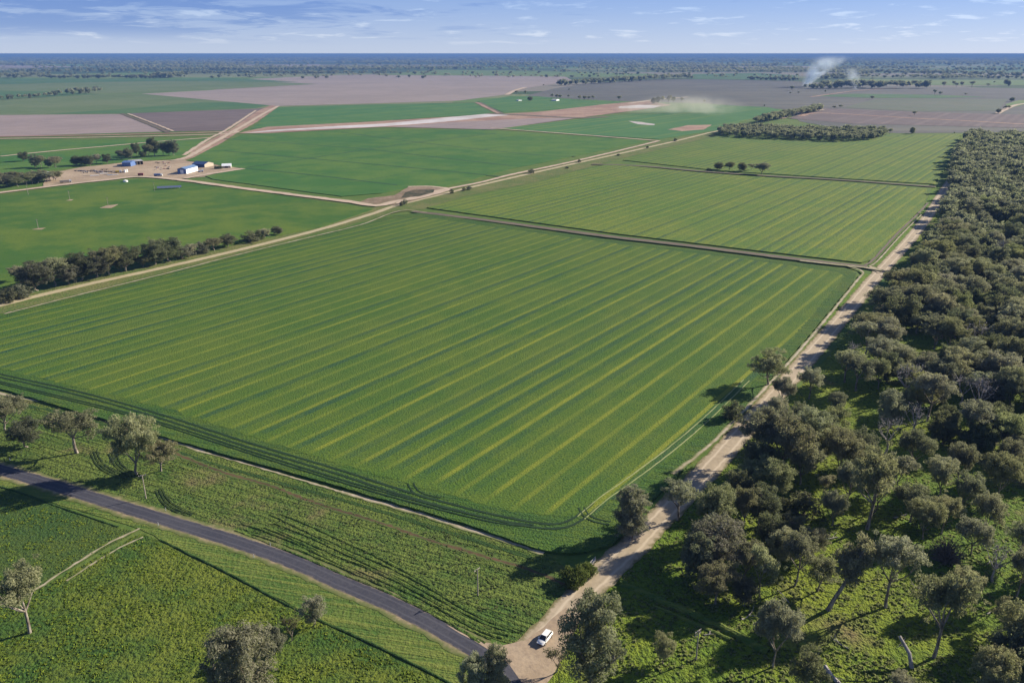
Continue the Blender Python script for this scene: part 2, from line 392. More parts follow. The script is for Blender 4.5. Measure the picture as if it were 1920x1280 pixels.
# --- near paddocks and verges
sheet('roadside_verge', [(-300, 655), (0, 735), (330, 830), (640, 918), (1020, 1035), (1110, 1100), (1060, 1160), (1010, 1200), (960, 1206), (900, 1188), (700, 1105), (500, 1020), (200, 928), (0, 862), (-500, 720)], M['weeds'], .08)
sheet('mown_verge', [(-400, 770), (0, 886), (206, 948), (437, 1020), (640, 1100), (784, 1165), (890, 1225), (935, 1275), (980, 1420), (1000, 1700), (700, 1400), (850, 1280), (640, 1180), (300, 1010), (262, 990), (0, 912), (-400, 800)], M['verge_streak'], .10)
sheet('pasture', [(-400, 802), (0, 914), (225, 990), (255, 996), (60, 1106), (0, 1132), (-400, 1330)], M['pasture_dark'], .105)
sheet('pasture', [(-500, 1390), (0, 1138), (62, 1110), (262, 1000), (300, 1014), (560, 1146), (640, 1184), (840, 1282), (1000, 1400), (1000, 2400), (-500, 2400)], M['pasture'], .108)
sheet('woodland_floor', [(1100, 1110), (1250, 980), (1400, 830), (1560, 660), (1650, 540), (1740, 420), (1765, 340), (1800, 252), (2600, 238), (3300, 600), (3300, 2400), (1000, 2400), (960, 1300), (1040, 1240)], M['forest_floor'], .06)
sheet('levee_verge', [(1130, 1050), (1210, 975), (1300, 880), (1400, 770), (1500, 650), (1600, 535), (1622, 512), (1650, 520), (1590, 590), (1480, 700), (1340, 850), (1240, 950), (1160, 1050)], M['verge_bright'], .10)
sheet('levee_verge', [(1640, 497), (1728, 395), (1752, 345), (1762, 350), (1750, 395), (1690, 460), (1655, 500)], M['verge_bright'], .10)
# --- the three striped fields
CZ = .7
sheet('crop_field', [(-240, 652), (10, 588), (400, 490), (735, 404), (790, 399), (1150, 450), (1400, 480), (1590, 504), (1606, 512), (1600, 528), (1500, 645), (1400, 762), (1300, 862), (1215, 945), (1190, 985), (1150, 1018), (1100, 1034), (1050, 1036), (1000, 1026), (870, 980), (640, 912), (330, 825), (0, 728), (-240, 658)], M['headland'], CZ, skirt=.65)
sheet('crop_field', [(-200, 648), (20, 592), (400, 495), (740, 410), (800, 408), (1150, 456), (1400, 486), (1570, 510), (1584, 518), (1570, 536), (1480, 640), (1380, 750), (1270, 850), (1170, 925), (1110, 962), (1050, 970), (960, 958), (760, 905), (560, 845), (300, 762), (0, 690), (-200, 656)], M['crop'], CZ+.03, jit=.8)
sheet('crop_field', [(800, 389), (870, 371), (1000, 346), (1110, 312), (1150, 308), (1340, 326), (1560, 340), (1738, 354), (1732, 388), (1715, 402), (1640, 484), (1615, 492), (1400, 467), (1150, 437)], M['crop_far'], CZ, skirt=.65)
sheet('crop_field', [(1168, 300), (1270, 273), (1345, 257), (1420, 262), (1560, 268), (1680, 254), (1800, 252), (1793, 275), (1770, 320), (1752, 345), (1560, 333), (1340, 319)], M['crop_far'], CZ, skirt=.65)
# --- paddocks left of the gravel road
sheet('crop_field', [(-300, 400), (0, 366), (110, 350), (260, 336), (330, 340), (500, 362), (650, 384), (700, 392), (600, 426), (300, 485), (0, 548), (-400, 640)], M['wheat_left'], .5, skirt=.45)
sheet('crop_field', [(352, 301), (400, 276), (455, 252), (640, 244), (900, 243), (1180, 261), (1215, 264), (1100, 288), (960, 316), (830, 350), (770, 350), (715, 362), (640, 368), (520, 352), (400, 336), (385, 330), (456, 316)], M['wheat_deep'], .5, skirt=.45)
sheet('crop_field', [(-300, 268), (0, 263), (250, 262), (390, 259), (345, 296), (160, 310), (60, 322), (0, 330), (-300, 345)], M['wheat_deep'], .5, skirt=.45)
sheet('crop_field', [(472, 241), (505, 213), (522, 201), (700, 196), (888, 193), (926, 213), (700, 227)], M['wheat_small'], .5, skirt=.45)
sheet('crop_field', [(935, 241), (1080, 224), (1240, 208), (1320, 196), (1440, 201), (1462, 206), (1395, 226), (1345, 244), (1235, 261), (1100, 253)], M['wheat_small'], .5, skirt=.45)
sheet('crop_field', [(895, 190), (960, 180), (1010, 181), (1080, 187), (1180, 192), (1080, 203), (945, 211)], M['wheat_small'], .5, skirt=.45)
sheet('grass_paddock', [(-400, 226), (-400, 184), (0, 183), (60, 179), (265, 176), (350, 180), (516, 194), (480, 203), (235, 212), (0, 216)], M['pale_green'], .4)
sheet('grass_paddock', [(85, 214), (250, 203), (380, 192), (480, 192), (512, 196), (480, 203), (235, 213)], M['mid_green'], .6)
sheet('grass_paddock', [(-400, 183), (-400, 150), (0, 150), (430, 150), (600, 157), (420, 167), (265, 175), (60, 178)], M['pale_green'], .5)
sheet('grass_paddock', [(-400, 160), (-400, 148), (0, 148), (300, 148), (440, 147), (560, 154), (300, 152), (0, 158)], M['mid_green'], .9)
sheet('grass_paddock', [(-400, 187), (-400, 173), (0, 170), (110, 172), (190, 177), (0, 186)], M['mid_green'], .9)
sheet('ploughed_field', [(-400, 218), (0, 216), (225, 214), (312, 247), (200, 250), (0, 256), (-400, 266)], M['furrow_plough'], .5)
sheet('ploughed_field', [(237, 213), (480, 204), (500, 202), (440, 236), (420, 245), (316, 247)], M['purple_plough'], .5)
sheet('ploughed_field', [(265, 176), (420, 168), (600, 158), (430, 150), (640, 141), (760, 139), (900, 142), (1060, 144), (1075, 152), (990, 165), (945, 178), (860, 189), (700, 194), (520, 199)], M['pink_plough'], .8)
sheet('ploughed_field', [(985, 180), (1040, 166), (1110, 156), (1230, 149), (1300, 149), (1480, 152), (1600, 160), (1800, 164), (1925, 166), (2500, 168), (2500, 262), (1925, 250), (1800, 249), (1690, 250), (1600, 246), (1500, 228), (1470, 205), (1320, 194), (1190, 191), (1080, 186)], M['violet_plough'], .7)
sheet('grass_paddock', [(1522, 180), (1600, 176), (1760, 178), (1850, 182), (1760, 184), (1640, 184)], M['mid_green'], 1.0)
sheet('stubble_field', [(1580, 202), (1640, 186), (1760, 185), (1890, 186), (1870, 208), (1720, 209)], M['violet_green'], 1.0)
sheet('ploughed_field', [(1476, 222), (1540, 203), (1720, 210), (1870, 214), (2300, 222), (2300, 246), (1925, 240), (1600, 232)], M['purple_plough'], .9)
sheet('grass_paddock', [(1885, 196), (1910, 188), (2300, 190), (2300, 196), (1920, 196), (1895, 203)], M['far_green'], 1.1)
sheet('grass_paddock', [(1560, 157), (1600, 148), (1760, 150), (1925, 150), (2400, 150), (2400, 160), (1925, 160), (1780, 160)], M['far_green'], 1.2)
sheet('grass_paddock', [(700, 141), (820, 131), (1000, 133), (1230, 139), (1250, 146), (1060, 144), (900, 142)], M['far_green'], 1.2)
sheet('grass_paddock', [(60, 148), (170, 138), (290, 136), (320, 144), (200, 148)], M['far_green'], 1.2)
sheet('grass_paddock', [(1290, 148), (1300, 139), (1420, 137), (1500, 142), (1480, 150)], M['mid_green'], 1.2)
sheet('grass_paddock', [(1600, 137), (1700, 131), (1925, 121), (2400, 121), (2400, 136), (1925, 137)], M['mid_green'], 1.4)
sheet('ploughed_field', [(1280, 131), (1300, 125), (1500, 124), (1560, 128), (1480, 130)], M['pink_plough'], 1.6)
sheet('ploughed_field', [(0, 122), (60, 123), (180, 126), (60, 127), (-200, 127)], M['pink_plough'], 1.6)
sheet('ploughed_field', [(400, 122), (600, 121), (640, 129), (500, 127)], M['pink_plough'], 1.6)
# --- earthworks of the new channel
sheet('earthworks', [(445, 250), (500, 238), (700, 228), (930, 214), (1010, 210), (1130, 196), (1210, 189), (1260, 197), (1200, 206), (1080, 222), (925, 243), (720, 238), (640, 242), (500, 250)], M['tan_works'], .9)
sheet('gypsum_strip', [(455, 250), (540, 245), (720, 237), (830, 229), (920, 219), (955, 216), (920, 213), (830, 221), (720, 232), (640, 236), (520, 243)], M['white_works'], 1.1)
sheet('ploughed_field', [(735, 238), (850, 229), (1000, 222), (1085, 221), (925, 243)], M['furrow_plough'], 1.1)
sheet('gypsum_strip', [(1160, 200), (1200, 197), (1240, 198), (1225, 203), (1190, 203), (1160, 203)], M['white_works'], 1.1)
sheet('bare_patch', [(1178, 227), (1202, 229), (1228, 233), (1226, 235), (1195, 233)], M['white_works'], .8)
sheet('bare_patch', [(1252, 243), (1290, 235), (1335, 234), (1320, 243), (1280, 246)], M['tan_works'], .8)
sheet('farmyard', [(88, 326), (150, 314), (250, 303), (345, 299), (350, 302), (456, 315), (405, 325), (385, 331), (335, 336), (260, 332), (190, 337), (110, 345), (80, 350)], M['farmyard'], .3)
sheet('dam_bank', [(690, 372), (740, 366), (765, 351), (790, 349), (838, 352), (830, 362), (790, 372), (740, 384), (700, 384), (670, 380)], M['dam'], .6)
mw = ground('dam_bed', (.05, .055, .03), (.14, .11, .07), (.02, .028, .015), .05, .15, .35, .9, 1., .8)
sheet('dam_bed', [(752, 371), (760, 361), (776, 356), (815, 355), (812, 361), (788, 368)], mw, .65)

# --- roads and tracks
SEAL = [(-500, 745), (-200, 822), (0, 880), (87, 905), (206, 942), (306, 973), (437, 1013), (525, 1043), (585, 1067), (640, 1092), (712, 1122), (784, 1156), (856, 1195), (905, 1224), (953, 1258), (985, 1300), (1020, 1380), (1060, 1560), (1090, 2000)]
strip('road_shoulder', SEAL, 7.6, M['shoulder'], .125, .45, 2)
strip('sealed_road', SEAL, 4.7, M['asphalt'], .145, .10, 2)
DIRT = [(940, 1262), (1000, 1212), (1050, 1165), (1100, 1105), (1180, 1030), (1250, 958), (1330, 878), (1400, 798), (1455, 738), (1520, 664), (1590, 582), (1652, 508), (1705, 450), (1745, 398), (1775, 350), (1810, 300)]
strip('dirt_road', DIRT, 8.2, M['dirt'], .12, .4, 2)
sheet('road_junction', [(838, 1170), (862, 1180), (905, 1203), (940, 1210), (985, 1200), (1020, 1174), (1060, 1138), (1085, 1165), (1060, 1215), (1046, 1250), (1012, 1300), (996, 1310), (957, 1247), (910, 1214), (862, 1185)], M['farmyard'], .16)
strip('gravel_road', [(-300, 650), (0, 572), (150, 536), (300, 503), (450, 468), (600, 430), (700, 400), (740, 386), (800, 371), (900, 347), (1000, 324), (1080, 306), (1180, 284), (1265, 265), (1330, 249), (1385, 238)], 6.0, M['gravel'], .2, .3, 4)
sheet('roadside_verge', [(-300, 640), (0, 563), (300, 494), (600, 421), (735, 378), (900, 340), (1100, 295), (1260, 262), (1340, 244), (1345, 254), (1160, 298), (1000, 342), (870, 368), (795, 392), (735, 400), (400, 488), (10, 586), (-300, 668)], M['verge'], .16)
strip('farm_track', [(8, 588), (150, 552), (300, 515), (420, 484), (500, 464), (600, 440), (680, 420), (735, 399), (765, 394), (800, 398)], 1.9, M['paletrack'], .8, .3, 3)
strip('farm_track', [(-300, 395), (0, 361), (110, 347), (200, 337), (262, 331), (330, 336), (450, 352), (560, 366), (650, 377), (705, 385), (740, 378), (790, 369), (840, 355)], 9, M['tracktan'], .62, .8, 6)
strip('farm_track', [(745, 381), (800, 362), (900, 342), (960, 327), (1060, 306), (1150, 285), (1236, 264)], 6, M['tracktan'], .62, .6, 6)
strip('farm_track', [(456, 316), (405, 324), (345, 334)], 8, M['tracktan'], .62, .6, 6)
strip('farm_track', [(765, 350), (800, 349), (840, 353)], 5, M['tracktan'], .65, .6, 6)
sheet('drain_bank', [(318, 303), (345, 292), (395, 262), (430, 244), (485, 207), (508, 198), (524, 199), (480, 230), (440, 252), (385, 288), (345, 301)], M['tan_works'], .7)
strip('farm_track', [(320, 301), (350, 295), (395, 270), (440, 245), (500, 210), (522, 199)], 9, M['tracktan'], 1.0, 1, 8)
strip('farm_track', [(345, 291), (392, 260), (425, 243), (480, 207)], 6, M['tracktan'], 1.0, 1, 8)
strip('farm_track', [(0, 293), (100, 283), (200, 274), (300, 265), (395, 258)], 7, M['tracktan'], .8, 1, 8)
strip('farm_track', [(-300, 266), (0, 260), (200, 257), (420, 251), (440, 244)], 10, M['tracktan'], 1.0, 1, 8)
strip('farm_track', [(-300, 262), (0, 256), (200, 253), (430, 247)], 14, M['tan_works'], .9, 1, 8)
strip('farm_track', [(228, 213), (270, 229), (315, 248)], 8, M['darktrack'], 1.0, 1, 8)
strip('farm_track', [(240, 213), (280, 228), (325, 246)], 5, M['tracktan'], 1.1, 1, 8)
strip('farm_track', [(920, 240), (1000, 246), (1120, 255), (1235, 264)], 7, M['tracktan'], .8, 1, 8)
strip('farm_track', [(895, 192), (915, 202), (940, 214)], 14, M['tan_works'], 1.0, 1, 8)
strip('farm_track', [(900, 192), (922, 203), (944, 214)], 7, M['darktrack'], 1.2, 1, 8)
strip('drain', [(915, 213), (1000, 217), (1080, 221), (1140, 219)], 22, M['darktrack'], 1.3, 1, 8)
strip('farm_track', [(540, 200), (700, 196), (890, 192)], 6, M['darktrack'], 1.0, 1, 8)
strip('farm_track', [(1500, 218), (1540, 212), (1700, 221), (1800, 226), (1925, 233), (2200, 246)], 14, M['tan_works'], 1.3, 1, 10)
strip('farm_track', [(1870, 213), (1885, 205), (1905, 197), (1925, 194)], 12, M['tracktan'], 1.3, 1, 10)
strip('farm_track', [(950, 178), (965, 170), (985, 164)], 18, M['tracktan'], 1.3, 1, 10)
strip('farm_track', [(1520, 182), (1600, 171), (1680, 165)], 12, M['tan_works'], 1.3, 1, 10)
strip('farm_track', [(1180, 194), (1230, 187), (1290, 182)], 14, M['tracktan'], 1.3, 1, 10)
strip('farm_track', [(1460, 222), (1490, 212), (1540, 205)], 22, M['tracktan'], 1.3, 2, 10)
M['darkline'] = road_mat('crop_track', (.018, .06, .026), (.026, .075, .03), (.04, .11, .028), 0, None, .5, .2)
for ln in ([(420, 260), (560, 270), (691, 280), (820, 295), (960, 311)], [(420, 283), (578, 297), (820, 319), (940, 331)], [(462, 316), (566, 326), (745, 347)], [(462, 314), (578, 297), (691, 280), (785, 267), (930, 250)], [(640, 248), (785, 267), (1000, 290), (1080, 293)]):
    strip('crop_track', ln, 3.4, M['darkline'], .56, .6, 8)
# dark divide between the striped fields
DIV = [(775, 396), (900, 411), (1050, 431), (1150, 444), (1300, 461), (1450, 480), (1560, 493), (1625, 500)]
strip('field_divide', DIV, 7.5, M['darktrack'], .76, .4, 4)
strip('field_divide', [(1110, 308), (1200, 311), (1330, 322), (1450, 330), (1560, 336), (1660, 343), (1755, 350)], 7, M['darktrack'], .76, .5, 5)
strip('farm_track', [(1500, 488), (1560, 495), (1620, 501), (1655, 507)], 3, M['paletrack'], .80, .3, 3)
strip('farm_track', [(1590, 499), (1618, 509), (1605, 528), (1570, 572), (1500, 656), (1440, 722), (1385, 780), (1330, 835), (1262, 888)], 1.7, M['paletrack'], .8, .3, 3)
strip('farm_track', [(1622, 497), (1640, 484), (1680, 440), (1720, 402), (1740, 380)], 1.8, M['darktrack'], .8, .3, 3)
strip('farm_track', [(1630, 500), (1648, 486), (1690, 440), (1728, 402)], 1.2, M['paletrack'], .8, .2, 3)
strip('farm_track', [(1655, 510), (1625, 500)], 7, M['dirt'], .3, .6, 3)
# border track of the big field and the red-brown line through the weeds
strip('farm_track', [(-240, 668), (0, 737), (80, 752), (160, 770), (240, 797), (330, 828), (380, 846)], 2.1, M['paletrack'], .12, .35, 2)
strip('farm_track', [(380, 846), (480, 874), (640, 921)], 1.1, M['paletrack'], .12, .3, 2)
strip('farm_track', [(640, 921), (720, 944), (800, 966), (900, 998), (1020, 1036)], 2.0, M['paletrack'], .12, .4, 2)
strip('field_ditch', [(-240, 678), (0, 748), (160, 784), (330, 846), (480, 892), (640, 936), (800, 984), (1000, 1046)], 1.3, M['dark_grass'], .10, .3, 2)
strip('farm_track', [(60, 745), (200, 790), (330, 850), (420, 885), (500, 908), (600, 945), (700, 975), (800, 1010), (900, 1040), (1000, 1070), (1070, 1100)], 1.9, M['redtrack'], .10, .55, 1.2)
# wheel ruts
def parallel(name, px, m, offs, wd, z, jit=.08):
    for o in offs: strip(name, px, wd, m, z, jit, 2, offset=o)
HT = [(-200, 660), (0, 704), (150, 738), (300, 780), (460, 832), (620, 880), (760, 925), (880, 958), (960, 976), (1020, 986), (1060, 984), (1092, 968), (1120, 945)]
parallel('wheel_rut', HT, M['rut'], (-1.3, .9), .85, CZ+.07)
parallel('wheel_rut', [(-150, 672), (0, 716), (250, 778), (500, 857), (700, 918), (900, 970), (1000, 985)], M['rut'], (-.6, .6), .5, CZ+.09)
parallel('wheel_rut', [(1090, 970), (1130, 935), (1180, 900), (1260, 840), (1330, 780), (1400, 712)], M['rutpale'], (-1.1, 1.1), .42, CZ+.07)
for cx, cy in ((770, 905), (1090, 950)):
    parallel('wheel_rut', [(cx, cy), (cx+8, cy+14), (cx+26, cy+24), (cx+55, cy+30)], M['rut'], (-.8, .8), .4, CZ+.07)
WR = []
def seal_y(x):
    for (x1, y1), (x2, y2) in zip(SEAL, SEAL[1:]):
        if x1 <= x <= x2: return y1+(y2-y1)*(x-x1)/(x2-x1)
for k in range(9):
    f = k/8; x0 = 430+f*120+random.uniform(-30, 30); x1 = 900+f*85
    WR.append([(x, seal_y(min(x, 900))-(20+f*62)*(1-.25*t)+max(0, x-900)*.25+3*math.sin(t*6+k*1.9)) for t in [i/9 for i in range(10)] for x in [x0+(x1-x0)*t]])
for cx, cy in ((230, 870), (195, 868), (318, 938)):
    parallel('wheel_rut', [(cx-20, cy-22), (cx-8, cy), (cx+14, cy+16), (cx+44, cy+26)], M['weedrut'], (-.9, 0, .9), .35, .2, .1)
# two bare stock tracks in the pasture, drains in the woodland edge
strip('stock_track', [(262, 990), (200, 1020), (130, 1063), (60, 1108), (0, 1134), (-120, 1190)], 1.0, M['paletrack'], .13, .3, 1.5)
strip('stock_track', [(268, 1006), (210, 1034), (125, 1088)], .75, M['paletrack'], .13, .2, 1.5)

# rank grass banks: low ridges that throw the dark lines of the fences and drains
def bank(name, px, width, height, m, z=.05):
    pts = spline([P(x, y, 0) for x, y in px], 1.2)
    q = []
    prof = [(-.5, 0), (-.3, .7), (0, 1), (.3, .75), (.5, 0)]
    rows = []
    for i, p in enumerate(pts):
        d = (pts[min(i+1, len(pts)-1)]-pts[max(i-1, 0)]).normalized(); s = Vector((d.y, -d.x, 0))
        hh = height*random.uniform(.6, 1.25); ww = width*random.uniform(.8, 1.2)
        rows.append([p+s*(a*ww)+Vector((0, 0, z+b*hh)) for a, b in prof])
    for a, b in zip(rows, rows[1:]):
        for k in range(len(prof)-1): q.append((a[k], a[k+1], b[k+1], b[k]))
    me = quads_mesh(name, [[tuple(v) for v in f] for f in q])
    return tag(link(name, me, None, m), kind='structure')
for pts_ in WR: bank('windrow', pts_, 1.0, .26, M['weeds'], .04)
bank('grass_bank', [(-300, 828), (0, 912), (110, 950), (222, 988)], .8, .28, M['dark_grass'])
bank('grass_bank', [(300, 1012), (430, 1076), (560, 1145), (700, 1208), (850, 1284), (960, 1350)], .8, .30, M['dark_grass'])
bank('grass_bank', [(1165, 1092), (1220, 1118), (1300, 1152), (1380, 1190), (1440, 1225)], 2.2, .9, M['verge_streak'])
bank('grass_bank', [(1225, 1135), (1290, 1163), (1370, 1200)], 1.2, .45, M['verge_streak'])

# ------------------------------------------------------------------ trees
def leafmat(name, a, b, c):
    m, t = mat(name)
    at = t.n('ShaderNodeAttribute'); at.attribute_name = 'tint'
    oi = t.n('ShaderNodeObjectInfo').outputs['Random']
    col = t.mix(at.outputs['Fac'], a, b)
    col = t.mix(t.math('MULTIPLY', oi, .75), col, c)
    o2 = t.math('FRACT', t.math('MULTIPLY', oi, 17.31))
    hs = t.n('ShaderNodeHueSaturation', {'Hue': t.ramp(t.math('FRACT', t.math('MULTIPLY', oi, 7.7)), 0, 1, .485, .525), 'Saturation': t.ramp(t.math('FRACT', t.math('MULTIPLY', oi, 3.3)), 0, 1, .65, 1.1), 'Value': t.ramp(o2, 0, 1, .72, 1.28), 'Color': col})
    col = hs.outputs[0]
    pb = t.n('ShaderNodeBsdfPrincipled', {'Base Color': col, 'Roughness': .8, 'Specular IOR Level': .06})
    tl = t.n('ShaderNodeBsdfTranslucent', {'Color': t.mix(.45, col, (.24, .27, .09))})
    mx = t.n('ShaderNodeMixShader', {0: .5}); t.set(mx.inputs[1], pb.outputs[0]); t.set(mx.inputs[2], tl.outputs[0])
    t.n('ShaderNodeOutputMaterial', {'Surface': mx})
    return m
LEAF = leafmat('gum_leaves', (.155, .175, .085), (.385, .38, .22), (.33, .30, .20))
LEAFD = leafmat('dark_leaves', (.075, .098, .050), (.19, .21, .12), (.16, .155, .11))
LEAFP = leafmat('dry_leaves', (.16, .115, .08), (.25, .19, .13), (.13, .12, .08))
LEAFS = leafmat('silver_leaves', (.19, .215, .095), (.41, .42, .205), (.33, .32, .165))
LEAFG = leafmat('green_leaves', (.07, .13, .025), (.14, .20, .05), (.10, .15, .04))
BARK, t = mat('gum_bark')
pp = t.n('ShaderNodeTexCoord').outputs['Object']
fb = t.noise(t.vmath('MULTIPLY', pp, (1, 1, .25)), 1.6, 5, .65)
finish(t, t.mix(t.ramp(fb, .38, .62), (.12, .095, .075), (.34, .30, .25)), .85, bump=fb, bstr=.4, bdist=.05)
BARKG = plain('grey_dead_wood', (.30, .275, .26), .9, var=.3)
TWIG = plain('bare_twigs', (.13, .105, .095), .9, var=.2)

def tube(path, rad, n=6):
    path = np.asarray(path, float); k = len(path); q = []
    ang = np.arange(n)*2*np.pi/n
    rings = []
    for i in range(k):
        d = path[min(i+1, k-1)]-path[max(i-1, 0)]; d = d/(np.linalg.norm(d)+1e-9)
        a = np.cross(d, [0.3, 1, .1]); a /= np.linalg.norm(a)+1e-9; b = np.cross(d, a)
        rings.append(path[i]+rad[i]*(np.outer(np.cos(ang), a)+np.outer(np.sin(ang), b)))
    for i in range(k-1):
        for j in range(n):
            j2 = (j+1) % n
            q.append((rings[i][j], rings[i][j2], rings[i+1][j2], rings[i+1][j]))
    return np.array(q)
def limb(a, b, r1, r2, g, bend=.12, k=4, n=5):
    a = np.asarray(a, float); b = np.asarray(b, float); L = np.linalg.norm(b-a)
    ts = np.linspace(0, 1, k)
    off = g.normal(0, bend*L, 3); off[2] = -abs(off[2])*.5
    path = [a+(b-a)*t+off*4*t*(1-t)*.5 for t in ts]
    return tube(path, r1+(r2-r1)*ts, n)
def leaves(c, r, n, size, g, flat=.72, core=.45, tint=.5, updark=0.):
    d = g.normal(size=(n, 3)); d /= np.linalg.norm(d, axis=1)[:, None]
    rad = (core+(1-core)*g.random(n)**.6)[:, None]
    wob = 1+.22*np.sin(d[:, :1]*4+c[0])+.18*np.sin(d[:, 1:2]*5+c[1])
    p = c+d*rad*wob*np.array([r, r, r*flat])
    nrm = d*1.0+g.normal(0, .75, (n, 3))+np.array([0, 0, .35]); nrm /= np.linalg.norm(nrm, axis=1)[:, None]
    a = np.cross(nrm, g.normal(size=(n, 3))); a /= np.linalg.norm(a, axis=1)[:, None]+1e-9
    b = np.cross(nrm, a)
    s = size*(.55+.9*g.random(n))[:, None]
    a[:, 2] -= .5*np.sign(a[:, 2]+1e-6)*-1*.0
    a = a*s*1.05; b = b*s*.36
    q = np.stack([p-a-b*.4, p-b, p+a+b*.3, p+b], axis=1)
    ti = np.clip(tint+g.normal(0, .16, n), 0, 1)
    return q, ti
def gen_tree(seed, H=18., W=12., fork=.3, shape='gum', leaf=.34, dens=1., clump=1.7, ncl=34, lean=(0, 0), trunk_r=.45, lo=None):
    g = np.random.default_rng(seed)
    leanv = np.array([lean[0], lean[1], 0])
    fz = H*fork
    fp = np.array([g.normal(0, .35), g.normal(0, .35), fz])+leanv*fz
    wood = [tube([[0, 0, -.4], [0, 0, .1], fp*.35+[g.normal(0, .2), g.normal(0, .2), 0], fp], [trunk_r*1.5, trunk_r*1.15, trunk_r*.95, trunk_r*.8], 8)]
    lo = fork if lo is None else lo
    cz0, cz1 = H*lo*1.05, H-clump*.6
    cm = (cz0+cz1)/2; ch = (cz1-cz0)/2
    cents = []
    tries = 0
    lobes = [(g.uniform(0, 2*np.pi), g.uniform(.2, .62)*W/2, g.uniform(.05, .95)) for _ in range(g.integers(5, 9))]+[(0, 0, .75)]
    while len(cents) < ncl and tries < 6000:
        tries += 1
        d = g.normal(size=3); d /= np.linalg.norm(d)
        rr = g.random()**.38
        if shape == 'round': p = np.array([d[0]*W/2*rr*.9, d[1]*W/2*rr*.9, cm+d[2]*ch*rr])
        elif shape == 'column': p = np.array([d[0]*W/2*rr*.85, d[1]*W/2*rr*.85, cm+np.sign(d[2])*abs(d[2])**.7*ch*rr])
        else:
            la, lr, lh = lobes[g.integers(len(lobes))]
            c0 = np.array([math.cos(la)*lr, math.sin(la)*lr, cm+ch*(lh-.45)*.9])
            p = c0+d*np.array([W*.23, W*.23, ch*.42])*rr*1.15
            if p[2] > H-clump*.5 or p[2] < cz0*.9: continue
            if math.hypot(p[0], p[1]) > W/2-clump*.4 and g.random() > .12: continue
        p = p+leanv*p[2]
        if any(np.linalg.norm(p-c) < clump*.85 for c in cents): continue
        cents.append(p)
    cents = np.array(cents)
    # main limbs reach towards a few spread-out clumps, the others hang off the nearest node
    k = min(len(cents), 5)
    idx = [int(np.argmax(cents[:, 2]))]
    while len(idx) < k:
        dd = np.min([np.linalg.norm(cents-cents[i], axis=1) for i in idx], axis=0); idx.append(int(np.argmax(dd)))
    nodes = [fp]; rads = [trunk_r*.6]
    for i in idx:
        mid = fp+(cents[i]-fp)*.5+g.normal(0, .5, 3)
        wood.append(limb(fp-[0, 0, .3], mid, trunk_r*.62, trunk_r*.36, g, .06, 4, 6)); wood.append(limb(mid, cents[i], trunk_r*.36, .06, g, .08, 4, 5))
        nodes += [mid, fp+(mid-fp)*.5, mid+(cents[i]-mid)*.5]; rads += [trunk_r*.36, trunk_r*.45, trunk_r*.2]
    nodes = np.array(nodes)
    for i, c in enumerate(cents):
        if i in idx: continue
        j = int(np.argmin(np.linalg.norm(nodes-c, axis=1)+np.where(nodes[:, 2] > c[2], 2, 0)))
        wood.append(limb(nodes[j], c, min(rads[j], .16)*.8, .04, g, .12, 3, 4))
    L, T = [], []
    for c in cents:
        r = clump*g.uniform(.55, 1.35)
        n = int(dens*9.5*(r/leaf)**2*.62)
        tt = g.uniform(.15, .85)
        q, ti = leaves(c, r, n, leaf, g, tint=tt, flat=g.uniform(.6, .85))
        L.append(q); T.append(ti)
        if g.random() < .8:      # a few drooping sprays outside the clump
            q, ti = leaves(c+g.normal(0, r*.7, 3)-[0, 0, r*.3], r*.55, int(n*.22), leaf, g, tint=tt); L.append(q); T.append(ti)
    L = np.concatenate(L); T = np.concatenate(T); Wd = np.concatenate(wood)
    return dict(L=L, T=T, wood=Wd, H=H, W=W)
def lodify(pr, n, seed, scale=None):
    g = np.random.default_rng(seed)
    m = len(pr['L']); n = min(n, m); s = (m/n)**.5*.92 if scale is None else scale
    i = g.choice(m, n, replace=False); q = pr['L'][i]; c = q.mean(axis=1, keepdims=True)
    return c+(q-c)*s, pr['T'][i]

protos = {}
def add_proto(key, leafm=LEAF, wood=BARK, **kw):
    pr = gen_tree(**kw); pr['mats'] = (leafm, wood)
    pr['crown'] = quads_mesh('crown', pr['L'], pr['T']); pr['crown'].materials.append(leafm)
    pr['trunk'] = quads_mesh('trunk', pr['wood']); pr['trunk'].materials.append(wood)
    protos[key] = pr
for i in range(6): add_proto('gum%d' % i, seed=100+i, H=18, W=14+(i % 3), fork=[.22, .26, .18, .30, .24, .2][i], ncl=[80, 72, 92, 68, 84, 96][i], clump=[1.35, 1.3, 1.45, 1.25, 1.35, 1.4][i], lo=[.27, .32, .24, .36, .28, .24][i], leaf=.27, dens=1.2, trunk_r=.34)
for i in range(2): add_proto('open%d' % i, seed=130+i, H=19, W=14, fork=.34, ncl=56, clump=1.25, lo=.38, dens=1.4, leaf=.27, trunk_r=.40)
for i in range(2): add_proto('dense%d' % i, LEAFD, seed=140+i, H=16, W=12, fork=.16, ncl=80, clump=1.4, lo=.14, shape='round', dens=1.2, leaf=.27, trunk_r=.34)
add_proto('column', seed=150, H=20, W=10, fork=.14, ncl=110, clump=1.3, lo=.10, shape='column', dens=1.4, leaf=.27)
add_proto('silver', LEAFS, seed=153, H=20, W=13, fork=.2, ncl=90, clump=1.3, lo=.14, shape='column', dens=1.5, leaf=.27)
add_proto('pale', LEAFS, seed=154, H=18, W=13, fork=.26, ncl=56, clump=1.25, lo=.3, dens=1.2, leaf=.26, trunk_r=.36)
add_proto('low', LEAFD, seed=155, H=11, W=11, fork=.15, ncl=70, clump=1.2, lo=.12, shape='round', dens=1.5, leaf=.26, trunk_r=.26)
add_proto('bare', BARKG, wood=BARKG, seed=156, H=17, W=11, fork=.3, ncl=44, clump=1.1, lo=.35, dens=.05, leaf=.2, trunk_r=.34)
